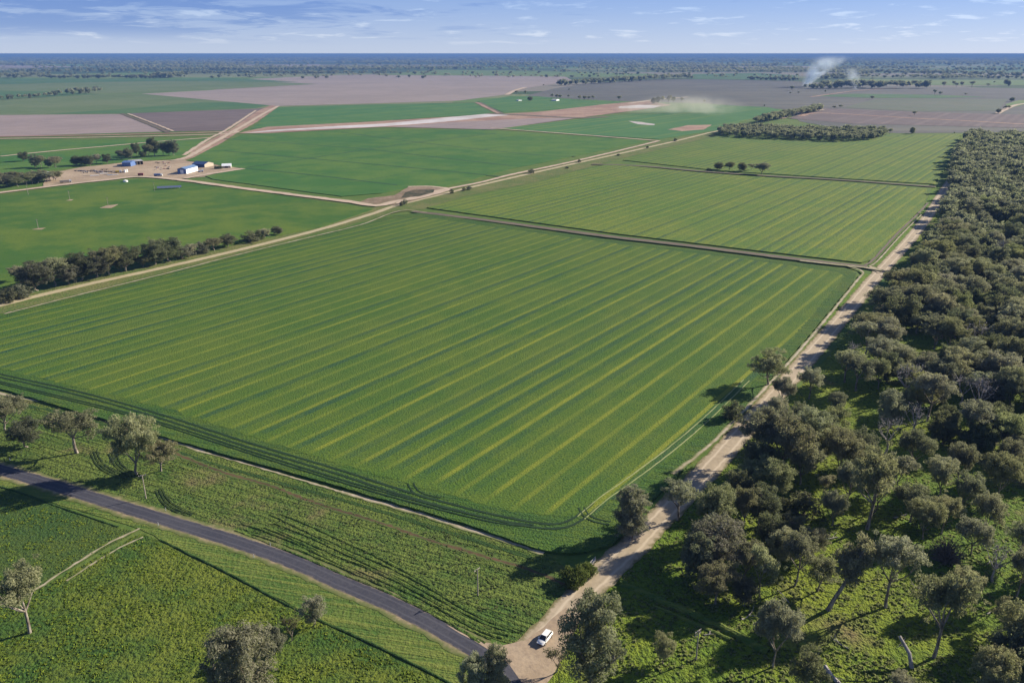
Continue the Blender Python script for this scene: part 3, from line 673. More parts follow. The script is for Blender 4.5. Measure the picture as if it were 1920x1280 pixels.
add_proto('slim', seed=151, H=14, W=7.5, fork=.2, ncl=44, clump=1.05, lo=.2, shape='column', dens=1.5, leaf=.25, trunk_r=.2)
add_proto('slim1', seed=152, H=14, W=8, fork=.25, ncl=34, clump=1.0, lo=.28, dens=1.3, leaf=.25, trunk_r=.18)
add_proto('lean', seed=160, H=17, W=13, fork=.42, ncl=60, clump=1.3, lo=.42, dens=1.6, leaf=.27, lean=(.55, -.1), trunk_r=.6)
add_proto('dry', LEAFP, seed=161, H=8, W=8, fork=.25, ncl=14, clump=1.2, lo=.35, dens=.55, trunk_r=.2)
for i in range(2): add_proto('bush%d' % i, LEAFD, seed=170+i, H=6, W=7, fork=.12, ncl=22, clump=1.15, lo=.05, shape='round', dens=1.2, trunk_r=.18)
add_proto('green', LEAFG, seed=175, H=4, W=7, fork=.1, ncl=34, clump=.95, lo=.02, shape='round', dens=1.6, leaf=.22, trunk_r=.12)
# leafless twiggy bush
g_ = np.random.default_rng(5); tw = []
for _ in range(420):
    a = g_.uniform(0, 2*np.pi); el = g_.uniform(.15, 1.45); L_ = g_.uniform(2.2, 4.2)
    s_ = np.array([0, 0, .1]); e_ = np.array([math.cos(a)*math.cos(el), math.sin(a)*math.cos(el), math.sin(el)*.85])*L_
    st = e_*g_.uniform(0, .6); st = st+g_.normal(0, .2, 3); st[2] = max(st[2], 0)
    tw.append(limb(st, e_+g_.normal(0, .5, 3)*[1, 1, .5], .05, .02, g_, .1, 3, 3))
tw = np.concatenate(tw)
protos['twig'] = dict(L=tw, T=np.full(len(tw), .5), wood=tube([[0, 0, -.2], [0, 0, .6]], [.2, .15]), H=3.8, W=7, mats=(TWIG, TWIG))
protos['twig']['crown'] = quads_mesh('crown', tw, protos['twig']['T']); protos['twig']['crown'].materials.append(TWIG)
protos['twig']['trunk'] = quads_mesh('trunk', protos['twig']['wood']); protos['twig']['trunk'].materials.append(TWIG)
GUMS = ['gum%d' % i for i in range(6)]+['open0', 'open1', 'dense0', 'dense1']
MIX = GUMS+['pale', 'pale', 'low', 'low', 'silver', 'dense0', 'open0', 'bare', 'slim1', 'gum5']

def plant(name, loc, key, h, wd=None, label=None, cat='tree', group=None, rz=None):
    pr = protos[key]
    if key == 'lean': rz = 0
    o = empty(name, loc, random.uniform(0, 6.28) if rz is None else rz)
    sz = h/pr['H']; sx_ = sz if wd is None else min(max(wd/pr['W'], sz*.6), sz*1.7)
    o.scale = (sx_, sx_, sz)
    tag(o, label, cat, group)
    for part in ('trunk', 'crown'): link(part, pr[part], o)
    return o
def treepx(name, bx, by, ty, wpx, key, label, group=None, cat='tree', rz=None, z=.05):
    b = P(bx, by, z); h = max(ztop(ty, b.y), 1.2); wd = wpx*1.12*depth(b)/FOC
    return plant(name, b, key, h, wd, label, cat, group, rz)

# --- lone trees beside the sealed road and in the pasture
for a in [
    ('gum_tree', 10, 806, 734, 74, 'gum2', 'broad gum tree cut by the left edge of the photo above the sealed road'),
    ('gum_tree', 51, 838, 782, 56, 'dense0', 'small dark bushy gum tree just right of the tree at the left edge'),
    ('gum_tree', 144, 849, 764, 92, 'open0', 'pale-trunked open gum tree standing in the weeds above the sealed road'),
    ('gum_tree', 256, 889, 772, 96, 'gum5', 'tallest roadside gum tree with a long shadow over the sealed road'),
    ('gum_tree', 302, 883, 822, 72, 'gum1', 'round gum tree touching the right side of the tallest roadside gum'),
    ('gum_tree', 56, 1186, 1058, 92, 'open1', 'thin-crowned gum tree in the pasture at the lower left beside the bare stock track'),
    ('gum_tree', 455, 1340, 1158, 122, 'silver', 'large pale olive gum tree cut by the bottom edge in the pasture'),
    ('gum_tree', 885, 1330, 1218, 56, 'silver', 'grey gum tree at the bottom edge left of the road junction'),
    ('gum_tree', 932, 1320, 1203, 46, 'column', 'narrow upright gum tree at the bottom edge beside the sealed road end'),
    ('gum_tree', 1112, 1296, 1114, 116, 'silver', 'big dark gum tree standing over the road junction near the white car'),
    ('gum_tree', 588, 1173, 1116, 42, 'slim', 'upright small tree at the corner where the pasture bank meets the bush row'),
]: treepx(*a[:7])if False else treepx(a[0], a[1], a[2], a[3], a[4], a[5], a[6])
treepx('shrub', 514, 1226, 1172, 44, 'low', 'dark round shrub nearest the large pale pasture gum', cat='shrub')
treepx('shrub', 546, 1202, 1154, 34, 'dry', 'brownish thin shrub between the dark round shrub and the corner tree', cat='shrub')
treepx('shrub', 1042, 1260, 1214, 44, 'dry', 'dry pinkish leafless-looking shrub on the bare dirt below the white car', cat='shrub')
treepx('shrub', 1372, 786, 752, 38, 'bush1', 'dark round shrub on the field edge casting a shadow on the crop', cat='shrub')
treepx('shrub', 1772, 1052, 1004, 60, 'twig', 'leafless grey twiggy shrub in the shaded part of the wood', cat='shrub')
treepx('shrub', 1205, 1093, 1076, 34, 'bush0', 'low green shrub at the drain mouth beside the dirt road', cat='shrub') if False else None
for bx, by, ty, wp, lb in ((1080, 1092, 1064, 52, 'low leafy green thicket filling the drain beside the dirt road'), (1102, 1078, 1054, 30, 'small green thicket above the larger one beside the drain pipe')):
    treepx('shrub', bx, by, ty, wp, 'green', lb, cat='shrub')
# --- trees along the dirt road and the open part of the wood
HER = [
    (1440, 724, 653, 84, 'gum1', 'spreading gum tree between the striped crop and the dirt road, shading the crop'),
    (1182, 1012, 907, 66, 'column', 'tall dense column-shaped gum tree on the field corner left of the dirt road'),
    (1271, 975, 897, 78, 'open0', 'open-branched gum tree on the right road edge facing the column-shaped gum'),
    (1336, 1010, 902, 84, 'gum5', 'rounded gum tree just behind the open-branched roadside gum'),
    (1392, 1000, 905, 50, 'gum3', None), (1352, 1068, 974, 118, 'gum2', 'broad bright-topped gum tree right of the road shadows'),
    (1341, 1132, 1052, 84, 'gum4', 'gum tree with reddish lower foliage beside the grass bank'),
    (1424, 1119, 1020, 52, 'slim1', 'thin twin-looking gum in the clearing below the broad bright-topped gum'),
    (1490, 1098, 988, 72, 'gum3', None), (1449, 1250, 1117, 80, 'gum4', 'tall full-crowned gum at the right end of the grass bank'),
    (1553, 1143, 1000, 84, 'lean', 'gum tree with a thick trunk leaning strongly to the right in the clearing'),
    (1533, 1108, 1036, 72, 'gum1', None),
    (1660, 1138, 994, 92, 'open1', 'straight-trunked gum in the sunny clearing with a long shadow to the lower left'),
    (1751, 1232, 1056, 104, 'open0', 'tall thin-crowned gum with a leaning dark trunk near the dead log'),
    (1912, 1262, 1130, 96, 'gum0', None), (1510, 1300, 1218, 80, 'gum1', None),
    (1626, 992, 838, 104, 'open1', 'white-trunked tall gum with bare lower limbs in the middle of the wood'),
    (1584, 956, 856, 60, 'gum3', None), (1706, 978, 905, 78, 'gum4', None), (1846, 1010, 924, 58, 'gum0', None),
    (1868, 932, 838, 76, 'gum2', None), (1795, 906, 822, 54, 'gum5', None), (1445, 942, 850, 78, 'gum4', None),
    (1442, 1032, 960, 58, 'dense1', None), (1500, 966, 925, 74, 'bush0', None), (1500, 908, 818, 74, 'gum5', None),
    (1545, 936, 886, 32, 'slim1', None), (1402, 928, 858, 40, 'slim', None), (1243, 1243, 1184, 40, 'slim', 'small upright sapling in the shaded grass near the power pole'),
    (1905, 1120, 1020, 60, 'gum3', None), (1915, 1045, 965, 70, 'gum1', None), (1880, 1180, 1120, 40, 'slim1', None),
    (1690, 1300, 1262, 50, 'gum5', None), (1860, 1330, 1215, 90, 'gum2', None), (1975, 1180, 1040, 90, 'gum5', None), (1985, 1330, 1180, 100, 'gum4', None), (2040, 1060, 920, 90, 'gum1', None), (2060, 1250, 1100, 100, 'gum0', None),
]
CL = [(1432, 872, 738), (1468, 900, 760), (1500, 872, 758), (1446, 826, 742), (1540, 862, 770), (1420, 905, 812), (1575, 895, 795), (1610, 880, 800), (1640, 905, 822),
      (1500, 830, 752), (1560, 826, 752), (1660, 850, 770), (1710, 880, 800), (1745, 850, 768), (1680, 920, 850), (1760, 930, 850), (1380, 950, 880), (1730, 1010, 930), (1600, 930, 850),
      (1310, 1085, 1000), (1395, 1085, 1010), (1330, 1048, 965), (1460, 1060, 985), (1300, 985, 915), (1425, 985, 905), (1480, 1020, 960), (1520, 1050, 985), (1395, 1135, 1080), (1590, 1085, 1030),
      (1765, 1000, 925), (1800, 960, 880), (1860, 1090, 1010), (1820, 1040, 965), (1905, 985, 900), (1640, 960, 880), (1560, 985, 915), (1890, 1290, 1180), (1800, 1140, 1060)]
forest = []          # (location, key, h, w, label)
for bx, by, ty, wp, key, lb in HER:
    b = P(bx, by, .05); forest.append((b, key, ztop(ty, b.y), 1.06*wp*depth(b)/FOC, lb))
for i, (bx, by, ty) in enumerate(CL):
    if i % 5 == 3: continue
    b = P(bx, by, .05); h = ztop(ty, b.y); forest.append((b, MIX[(i*7) % len(MIX)], min(h, 21), h*.74, None))
def inpoly(x, y, poly):
    c = False; n = len(poly)
    for i in range(n):
        x1, y1 = poly[i]; x2, y2 = poly[(i+1) % n]
        if (y1 > y) != (y2 > y) and x < (x2-x1)*(y-y1)/(y2-y1)+x1: c = not c
    return c
def darts(poly_px, spacing, n, existing, jitter=.35):
    poly = [tuple(P(x, y)[:2]) for x, y in poly_px]
    x0 = min(p[0] for p in poly); x1 = max(p[0] for p in poly); y0 = min(p[1] for p in poly); y1 = max(p[1] for p in poly)
    grid = {}; cs = 12.
    def key(x, y): return (int(x//cs), int(y//cs))
    for e in existing: grid.setdefault(key(e[0], e[1]), []).append((e[0], e[1]))
    out = []
    for _ in range(n):
        x = random.uniform(x0, x1); y = random.uniform(y0, y1)
        if not inpoly(x, y, poly): continue
        sp = spacing*random.uniform(1-jitter, 1+jitter); k = key(x, y); ok = True
        for i in (-1, 0, 1):
            for j in (-1, 0, 1):
                for ex, ey in grid.get((k[0]+i, k[1]+j), ()):
                    if (ex-x)**2+(ey-y)**2 < sp*sp: ok = False; break
        if ok: out.append((x, y)); grid.setdefault(k, []).append((x, y))
    return out
def vnoise(x, y, s, seed):
    x = x/s; y = y/s; xi = np.floor(x).astype(int); yi = np.floor(y).astype(int); fx = x-xi; fy = y-yi
    def h(a, b):
        v = np.sin(a*127.1+b*311.7+seed*17.3)*43758.5453; return v-np.floor(v)
    fx = fx*fx*(3-2*fx); fy = fy*fy*(3-2*fy)
    return (h(xi, yi)*(1-fx)+h(xi+1, yi)*fx)*(1-fy)+(h(xi, yi+1)*(1-fx)+h(xi+1, yi+1)*fx)*fy
ex = [f[0] for f in forest]
DENSE = [(1815, 262), (1795, 300), (1780, 345), (1778, 385), (1750, 452), (1712, 512), (1668, 572), (1632, 625), (1600, 665), (1572, 705), (1600, 735), (1700, 765), (1640, 800), (1720, 830), (1925, 880), (2250, 960), (2250, 300), (2020, 262)]
for x, y in darts(DENSE, 8.6, 70000, ex):
    if float(vnoise(np.array(x), np.array(y), 34, 4)) < (.25 if y < 330 else .14): continue
    key = random.choice(MIX); h = random.triangular(8, 20, 14)*(.8 if key == 'low' else 1)
    forest.append((Vector((x, y, .05)), key, h, h*random.uniform(.7, 1.0), None))
ex = [f[0] for f in forest]
for x, y in darts([(1470, 735), (1600, 735), (1700, 765), (1640, 800), (1720, 830), (1925, 880), (1925, 960), (1700, 900), (1500, 860), (1430, 800)], 19, 4000, ex):
    h = random.uniform(8, 15); forest.append((Vector((x, y, .05)), random.choice(GUMS), h, h*.75, None))
forest.sort(key=lambda f: (-1 if f[4] else 0, -f[2]/depth(f[0]) if abs(f[0].x) < .72*depth(f[0]) else 0))
print('forest trees', len(forest))
LMK = {'column-shaped gum on the field corner': (1182, 1012), 'open-branched gum on the road edge': (1271, 975), 'broad bright-topped gum': (1352, 1068), 'gum with reddish lower foliage': (1341, 1132),
       'full-crowned gum at the grass bank end': (1449, 1250), 'strongly leaning gum': (1553, 1143), 'straight-trunked clearing gum': (1660, 1138), 'tall gum near the dead log': (1751, 1232), 'white-trunked tall gum': (1626, 992),
       'dark round shrub on the field edge': (1372, 786), 'spreading gum at the crop edge': (1440, 724), 'leafless twiggy shrub': (1772, 1052)}
slots = {}
for i, f in enumerate(forest):
    if f[4] or depth(f[0]) >= 260 or abs(f[0].x) > .7*depth(f[0]): continue
    nm, lp = min(((k, P(*v, .05)) for k, v in LMK.items()), key=lambda kv: (kv[1]-f[0]).length)
    d = f[0]-lp; dr = ('behind' if d.y > 0 else 'in front of') if abs(d.y) > abs(d.x) else ('right of' if d.x > 0 else 'left of')
    slots.setdefault((nm, dr), []).append((d.length, i))
ORDN = ['nearest', 'second', 'third', 'fourth', 'fifth', 'sixth', 'seventh', 'eighth', 'ninth', 'tenth', 'eleventh', 'twelfth', 'thirteenth', 'fourteenth', 'fifteenth', 'sixteenth', 'seventeenth', 'eighteenth']
lab = {}
for (nm, dr), l in slots.items():
    for k, (d, i) in enumerate(sorted(l)): lab[i] = '%s %s %s the %s' % (ORDN[min(k, 17)], {'low': 'low bushy gum', 'bare': 'leafless gum', 'silver': 'silvery gum', 'pale': 'pale gum', 'bush0': 'shrub', 'slim': 'slender gum', 'slim1': 'slender gum'}.get(forest[i][1], 'olive gum tree'), dr, nm)
n_ind = 0; far = []      # far: (loc, key, h, w) merged
for fi, f in enumerate(forest):
    vis = abs(f[0].x) < .70*depth(f[0])
    if n_ind < 290 and vis or f[4]:
        n_ind += 1
        if f[4]: plant('gum_tree', f[0], f[1], f[2], f[3], f[4], 'tree')
        elif depth(f[0]) < 260: plant('gum_tree', f[0], f[1], f[2], f[3], lab.get(fi, 'olive gum tree in the open sunlit part of the wood'), 'tree', 'gums in the open part of the wood')
        else: plant('gum_tree', f[0], f[1], f[2], f[3], 'grey-green gum tree in the closed canopy of the wood right of the dirt road', 'tree', 'gums in the closed part of the wood')
    else: far.append(f[:4])

ORD = ['first', 'second', 'third', 'fourth', 'fifth', 'sixth', 'seventh', 'eighth', 'ninth', 'tenth', 'eleventh', 'twelfth', 'thirteenth', 'fourteenth', 'fifteenth', 'sixteenth', 'seventeenth', 'eighteenth', 'nineteenth', 'twentieth', 'twenty-first', 'twenty-second', 'twenty-third', 'twenty-fourth', 'twenty-fifth', 'twenty-sixth']
DN = ['dense0', 'dense1', 'gum5', 'dense0', 'gum2', 'dense1']
# --- windbreak along the gravel road
wbi = 0
for bx, by, ty, wp, key in ((12, 566, 540, 34, 'bush0'), (40, 558, 533, 34, 'bush1'), (33, 528, 497, 32, 'gum3'), (70, 545, 487, 56, 'gum0'), (104, 536, 480, 54, 'gum2'), (130, 533, 490, 36, 'dense0'),
                            (152, 526, 470, 50, 'gum5'), (182, 520, 468, 50, 'dense1'), (206, 516, 459, 50, 'gum2'), (236, 508, 457, 54, 'gum4'), (268, 502, 478, 32, 'dense0'),
                            (292, 496, 446, 44, 'gum5'), (318, 490, 443, 46, 'gum2'), (343, 484, 459, 28, 'bush0'), (361, 479, 455, 24, 'slim'), (378, 475, 454, 26, 'bush1'), (402, 470, 445, 32, 'dense1'), (428, 463, 437, 32, 'gum1'),
                            (470, 453, 433, 28, 'bush0'), (484, 450, 432, 22, 'bush1'), (497, 447, 427, 28, 'dense0'), (520, 441, 423, 26, 'dense1')):
    if not key.startswith('bush'): key = DN[wbi % 6]
    treepx('windbreak_tree', bx, by, ty, wp*1.12, key, 'bushy grey-green tree, %s from the left in the windbreak along the pale gravel road' % ORD[wbi], 'trees of the windbreak beside the gravel road'); wbi += 1
# --- farm trees, left clump
for bx, by, ty, wp, key in ((45, 303, 283, 20, 'open1'), (67, 315, 288, 20, 'gum2'), (78, 314, 289, 18, 'gum1'), (92, 315, 297, 14, 'dense0'), (105, 315, 291, 28, 'gum5'), (144, 311, 291, 20, 'gum0'), (158, 311, 291, 22, 'gum3'), (169, 311, 290, 18, 'gum2'),
                            (182, 308, 287, 18, 'gum4'), (201, 307, 287, 18, 'gum5'), (228, 300, 279, 18, 'gum1'), (241, 299, 276, 20, 'gum2'), (256, 292, 266, 18, 'gum3'), (268, 296, 282, 14, 'dense0'), (279, 295, 268, 20, 'gum5'), (289, 293, 254, 24, 'gum2'), (306, 292, 264, 16, 'open0'), (317, 292, 262, 18, 'gum0'), (326, 292, 260, 20, 'gum4')):
    ft = globals().get('ft', -1)+1
    treepx('farm_tree', bx, by, ty, wp*.95, DN[ft % 6], 'grey gum tree, %s from the left in the row behind the farm sheds' % ORD[ft], 'gum trees behind the farm sheds')
for i in range(26):
    bx = -30+i*5.4+random.uniform(-2, 2); by = 352-0.09*max(bx, 0)+random.uniform(-9, 3); hh = (44 if i < 6 else 24)*random.uniform(.7, 1.)
    treepx('farm_tree', bx, by, by-hh, random.uniform(22, 32), GUMS[i % 10], 'olive tree in the dense clump at the left edge beside the farm track', 'trees in the clump at the left edge')
# --- five trees in the striped field, single trees on the gravel road, and farther ones
for bx, by, ty, wp, key, lb in ((1348, 319, 303, 17, 'dense1', 'first tree from the left in the short row in the striped crop'), (1368, 321, 302, 18, 'gum2', 'second tree from the left in the short row in the striped crop'),
                            (1391, 322, 303, 17, 'dense0', 'middle tree of the short row in the striped crop'), (1408, 320, 306, 13, 'slim1', 'narrow tree second from the right in the short row in the striped crop'), (1428, 327, 303, 27, 'gum2', 'widest tree at the right end of the short row in the striped crop')):
    treepx('paddock_tree', bx, by, ty, wp, key, lb, 'row of five trees in the striped crop')
treepx('shrub', 1329, 320, 315, 8, 'bush0', 'tiny shrub left of the five-tree row in the striped crop', cat='shrub')
for bx, by, ty, wp in ((753, 386, 377, 8), (760, 383, 373, 9), (847, 363, 354, 8), (870, 358, 350, 7), (880, 356, 348, 10), (996, 325, 316, 12), (1086, 305, 298, 6), (1063, 316, 312, 9), (1160, 292, 288, 7), (1266, 265, 258, 6), (1214, 278, 273, 5)):
    treepx('shrub', bx, by, ty, wp, 'bush%d' % (bx % 2), 'small dark shrub on the edge of the pale gravel road, %s nearest the camera' % ORD[[753, 760, 847, 870, 880, 996, 1063, 1086, 1160, 1214, 1266].index(bx)], 'shrubs along the gravel road', 'shrub')
LONE = [(1710, 251, 238, 10), (1789, 251, 247, 4), (1635, 187, 179, 7), (1714, 217, 208, 9), (1576, 203, 196, 7), (1564, 204, 198, 9), (1752, 178, 167, 8), (1762, 180, 171, 7), (1897, 191, 182, 9), (1872, 213, 203, 9), (1884, 206, 198, 8), (1891, 205, 197, 8), (1770, 163, 152, 9),
        (1787, 162, 151, 7), (1793, 163, 154, 7), (1803, 163, 152, 8), (1822, 164, 151, 12), (1852, 163, 156, 9), (1886, 160, 148, 9), (1891, 163, 150, 6), (1864, 156, 152, 4), (1810, 179, 174, 7), (1485, 170, 160, 8), (1481, 178, 172, 4), (1497, 176, 171, 4), (1547, 175, 168, 4), (1636, 150, 145, 6),
        (1161, 190, 179, 9), (1225, 196, 182, 9), (1233, 194, 180, 9), (1241, 194, 180, 9), (1254, 196, 177, 11), (1262, 195, 180, 8), (1278, 193, 182, 8), (1320, 194, 186, 6), (985, 178, 169, 5), (968, 178, 169, 7), (1019, 162, 158, 6), (1067, 169, 166, 4),
        (994, 190, 180, 10), (1035, 185, 175, 6), (1044, 185, 176, 8), (1050, 185, 177, 7), (1066, 185, 177, 6), (1086, 188, 178, 8), (1096, 188, 179, 8), (1104, 188, 180, 8), (1112, 188, 179, 7), (1433, 200, 196, 3)]
for i, (bx, by, ty, wp) in enumerate(LONE):
    if bx == 1710: treepx('paddock_tree', bx, by, ty, wp, 'column', 'dark cypress-like tree alone on the edge of the ploughed field behind the striped crop'); continue
    treepx('paddock_tree', bx, by, ty, wp, GUMS[i % 10], 'small bluish distant tree standing in the open paddocks beyond the striped fields', 'scattered trees on the distant paddocks')
# --- wood behind the striped field (the front trees), hedge rows
woods = []
for x, y in darts([(1345, 250), (1380, 243), (1460, 246), (1600, 249), (1672, 252), (1640, 262), (1600, 266), (1555, 266), (1480, 262), (1400, 259), (1350, 256)], 9., 9000, []):
    woods.append((x, y))
woods.sort(key=lambda p: p[1])
for i, (x, y) in enumerate(woods):
    h = random.uniform(9, 14)
    far.append((Vector((x, y, .05)), random.choice(GUMS), h, h*.9))
def row(a, b, n, h0, h1, key=GUMS, spread=6):
    A = P(*a); B = P(*b)
    for i in range(n):
        p = A.lerp(B, (i+random.random()*.8)/n)+Vector((random.uniform(-spread, spread), random.uniform(-spread, spread), 0))
        h = random.uniform(h0, h1); far.append((p, random.choice(key), h, h*random.uniform(.8, 1.1)))
row((1420, 232), (1538, 208), 55, 12, 16, spread=5); row((1430, 229), (1538, 206), 50, 12, 16, spread=6)
row((0, 188), (100, 182), 14, 9, 15); row((100, 180), (190, 174), 16, 14, 22)
row((1050, 161), (1130, 157), 22, 18, 28); row((1130, 157), (1290, 147), 60, 18, 30, spread=15)
row((1560, 166), (1630, 165), 34, 20, 32, spread=25); row((1630, 166), (1735, 166), 30, 20, 32, spread=20); row((1520, 167), (1560, 166), 20, 14, 22, spread=25)
row((75, 148), (310, 147), 90, 14, 22, spread=10); row((0, 148), (70, 143), 60, 18, 28, spread=60); row((300, 147), (330, 145), 40, 24, 34, spread=50)
row((1400, 150), (1500, 152), 40, 12, 20, spread=10); row((1540, 150), (1640, 138), 50, 18, 28, spread=30); row((1640, 138), (1925, 145), 110, 18, 30, spread=50)
row((630, 139), (810, 140), 40, 14, 24, spread=30); row((330, 140), (640, 138), 90, 16, 26, spread=30); row((0, 136), (640, 131), 240, 16, 28, spread=90)
row((1800, 134), (1925, 134), 30, 20, 30, spread=50)
row((450, 144), (560, 143), 16, 10, 16, spread=20)

# merged remainder: wood beyond the nearest trees, and the far wooded plain
lods = {}
def lod(key, n):
    if (key, n) not in lods: lods[(key, n)] = [lodify(protos[key], n, s) for s in range(3)]
    return random.choice(lods[(key, n)])
def merge(items, name, label):
    Q = {}; 
    for (loc, key, h, wd) in items:
        pr = protos[key]; d = max(depth(loc), 100)
        n = 1500 if d < 500 else 900 if d < 900 else 450 if d < 1700 else 120 if d < 5000 else 45
        q, ti = lod(key, n)
        a = random.uniform(0, 6.28); ca, sa = math.cos(a), math.sin(a); s = wd/pr['W']; sz = h/pr['H']
        def tr(q):
            x = q[..., 0]*s; y = q[..., 1]*s
            return np.stack([x*ca-y*sa+loc[0], x*sa+y*ca+loc[1], q[..., 2]*sz+loc[2]], axis=-1)
        m = pr['mats'][0]
        Q.setdefault(m.name, [m, [], []]); Q[m.name][1].append(tr(q)); Q[m.name][2].append(np.clip(ti+random.uniform(-.3, .3), 0, 1))
        if d < 1700:
            wq = pr['wood'][:120 if d < 900 else 40]
            Q.setdefault(BARK.name, [BARK, [], []]); Q[BARK.name][1].append(tr(wq)); Q[BARK.name][2].append(np.full(len(wq), .5))
    qs, ts, mi, mats = [], [], [], []
    for k, (m, a, b) in enumerate(Q.values()):
        a = np.concatenate(a); qs.append(a); ts.append(np.concatenate(b)); mi.append(np.full(len(a), k)); mats.append(m)
    me = quads_mesh(name, np.concatenate(qs), np.concatenate(ts), np.concatenate(mi))
    print(name, len(items), len(me.polygons))
    return tag(link(name, me, None, mats), label, 'trees', kind='stuff')
merge(far, 'distant_trees', 'dense grey-green trees of the far wood, hedge rows and shelter belts')
N = 42000
fx_ = rng.uniform(-260, 2180, N); fy_ = 104.7+ (rng.random(N)**1.15)*43.5
plain_items = []
for x, y in zip(fx_, fy_):
    b = P(x, y); 
    k = float(vnoise(np.array(b.x*.55), np.array(b.y*1.9), 900, 3))*.62+float(vnoise(np.array(b.x*.8), np.array(b.y*2.4), 300, 5))*.38
    thr = .53 if y < 112 else .58 if y < 119 else .62 if y < 132 else .69
    if k < thr and random.random() > .035: continue
    d = b.y; grow = max(1., d/5200)
    h = random.uniform(12, 19)*min(grow, 1.7); wd = random.uniform(14, 24)*grow
    plain_items.append((b, random.choice(GUMS), h, wd))
    if len(plain_items) > 17000: break
merge(plain_items, 'distant_woodland', 'blue hazy woodland scattered over the plain up to the horizon')

# ------------------------------------------------------------------ tussocks of grass in the nearest ground
def near_line(x, y, line, d):
    for (x1, y1), (x2, y2) in zip(line, line[1:]):
        if x2 != x1 or y2 != y1:
            t = max(0, min(1, ((x-x1)*(x2-x1)+(y-y1)*(y2-y1))/((x2-x1)**2+(y2-y1)**2)))
            if math.hypot(x-x1-t*(x2-x1), y-y1-t*(y2-y1)) < d: return True
    return False
SEALW = [tuple(P(x, y)[:2]) for x, y in SEAL]; DIRTW = [tuple(P(x, y)[:2]) for x, y in DIRT]
TRK = [tuple(P(x, y)[:2]) for x, y in [(262, 990), (60, 1108), (-120, 1190)]]; JUN = tuple(P(1000, 1225)[:2])
def tufts(name, poly, n, size, ha, m, label, clump):
    q, ti = [], []
    for _ in range(n):
        px_ = random.uniform(-120, 2040); py_ = random.uniform(780, 1420)
        if not inpoly(px_, py_, poly): continue
        b = P(px_, py_); x, y = b.x, b.y
        if near_line(x, y, SEALW, 4.2) or near_line(x, y, DIRTW, 4.6) or near_line(x, y, TRK, 1.) or math.hypot(x-JUN[0], y-JUN[1]) < 12: continue
        if float(vnoise(np.array(x), np.array(y), clump, 8)) < .42+random.uniform(-.15, .15): continue
        sz = size*random.uniform(.5, 1.5); tt = min(1, max(0, random.gauss(.45, .25)))
        for k in range(4):
            a = random.uniform(0, 6.28); cx = x+random.uniform(-.25, .25); cy = y+random.uniform(-.25, .25)
            ux, uy = math.cos(a)*sz*.5, math.sin(a)*sz*.5; h = ha*random.uniform(.5, 1.3); lx, ly = random.uniform(-.15, .15), random.uniform(-.15, .15)
            q.append(((cx-ux, cy-uy, .1), (cx+ux, cy+uy, .1), (cx+ux*.5+lx, cy+uy*.5+ly, .1+h), (cx-ux*.5+lx, cy-uy*.5+ly, .1+h*.8))); ti.append(tt)
    tag(link(name, quads_mesh(name, q, ti), None, m), label, 'grass', kind='stuff'); print(name, len(q))
TG = leafmat('tussock_grass', (.11, .16, .024), (.27, .29, .045), (.18, .21, .035)); TW = leafmat('weed_clumps', (.085, .135, .028), (.20, .235, .05), (.16, .17, .05))
tufts('grass_tufts', [(1090, 1110), (1300, 900), (1500, 780), (2100, 780), (2100, 1500), (1000, 1500), (1040, 1240)], 34000, .6, .28, TG, 'bright tussocky grass under and between the open gums', 2.6)
tufts('weeds', [(-120, 790), (0, 752), (330, 848), (640, 938), (1010, 1050), (1090, 1110), (1040, 1170), (940, 1200), (700, 1110), (500, 1025), (200, 932), (-120, 850)], 20000, .5, .20, TW, 'rough weed clumps between the sealed road and the striped field', 2.2)
tufts('pasture_grass', [(-120, 930), (0, 925), (225, 1000), (300, 1020), (560, 1152), (840, 1290), (960, 1420), (-120, 1420)], 40000, .5, .22, TG, 'short mottled pasture grass below the sealed road', 3.4)

# ------------------------------------------------------------------ built things
MW = plain('white_paint', (.78, .78, .76), .35, spec=.5, var=.04)
MWS = plain('white_steel_cladding', (.80, .82, .84), .4, var=.05)
MBL = plain('blue_steel_cladding', (.10, .17, .36), .4, var=.1)
MBR = plain('blue_steel_roof', (.13, .21, .36), .5, var=.08)
MDB = plain('dark_blue_roof', (.03, .06, .17), .6, var=.1)
MGR = plain('galvanised_roof', (.45, .44, .43), .45, .2, var=.1)
MDK = plain('dark_opening', (.015, .015, .018), .9)
MTY = plain('black_rubber', (.02, .02, .02), .85)
MGL, t = mat('car_glass'); finish(t, (.012, .014, .018), .08, spec=.8)
MLT = plain('lamp_lens', (.7, .7, .72), .15); MRD = plain('red_lens', (.4, .02, .02), .2)
MRM = plain('alloy_rim', (.45, .45, .47), .3, .7)
MTI = plain('weathered_timber', (.33, .28, .24), .85, var=.25); MCER = plain('grey_ceramic', (.5, .5, .52), .3)
MMA = plain('maroon_paint', (.20, .035, .035), .4); MYE = plain('yellow_paint', (.62, .42, .03), .45); MTAN = plain('tan_metal', (.42, .36, .28), .7)
MPAN = plain('panel_glass', (.10, .12, .20), .25, spec=.6)

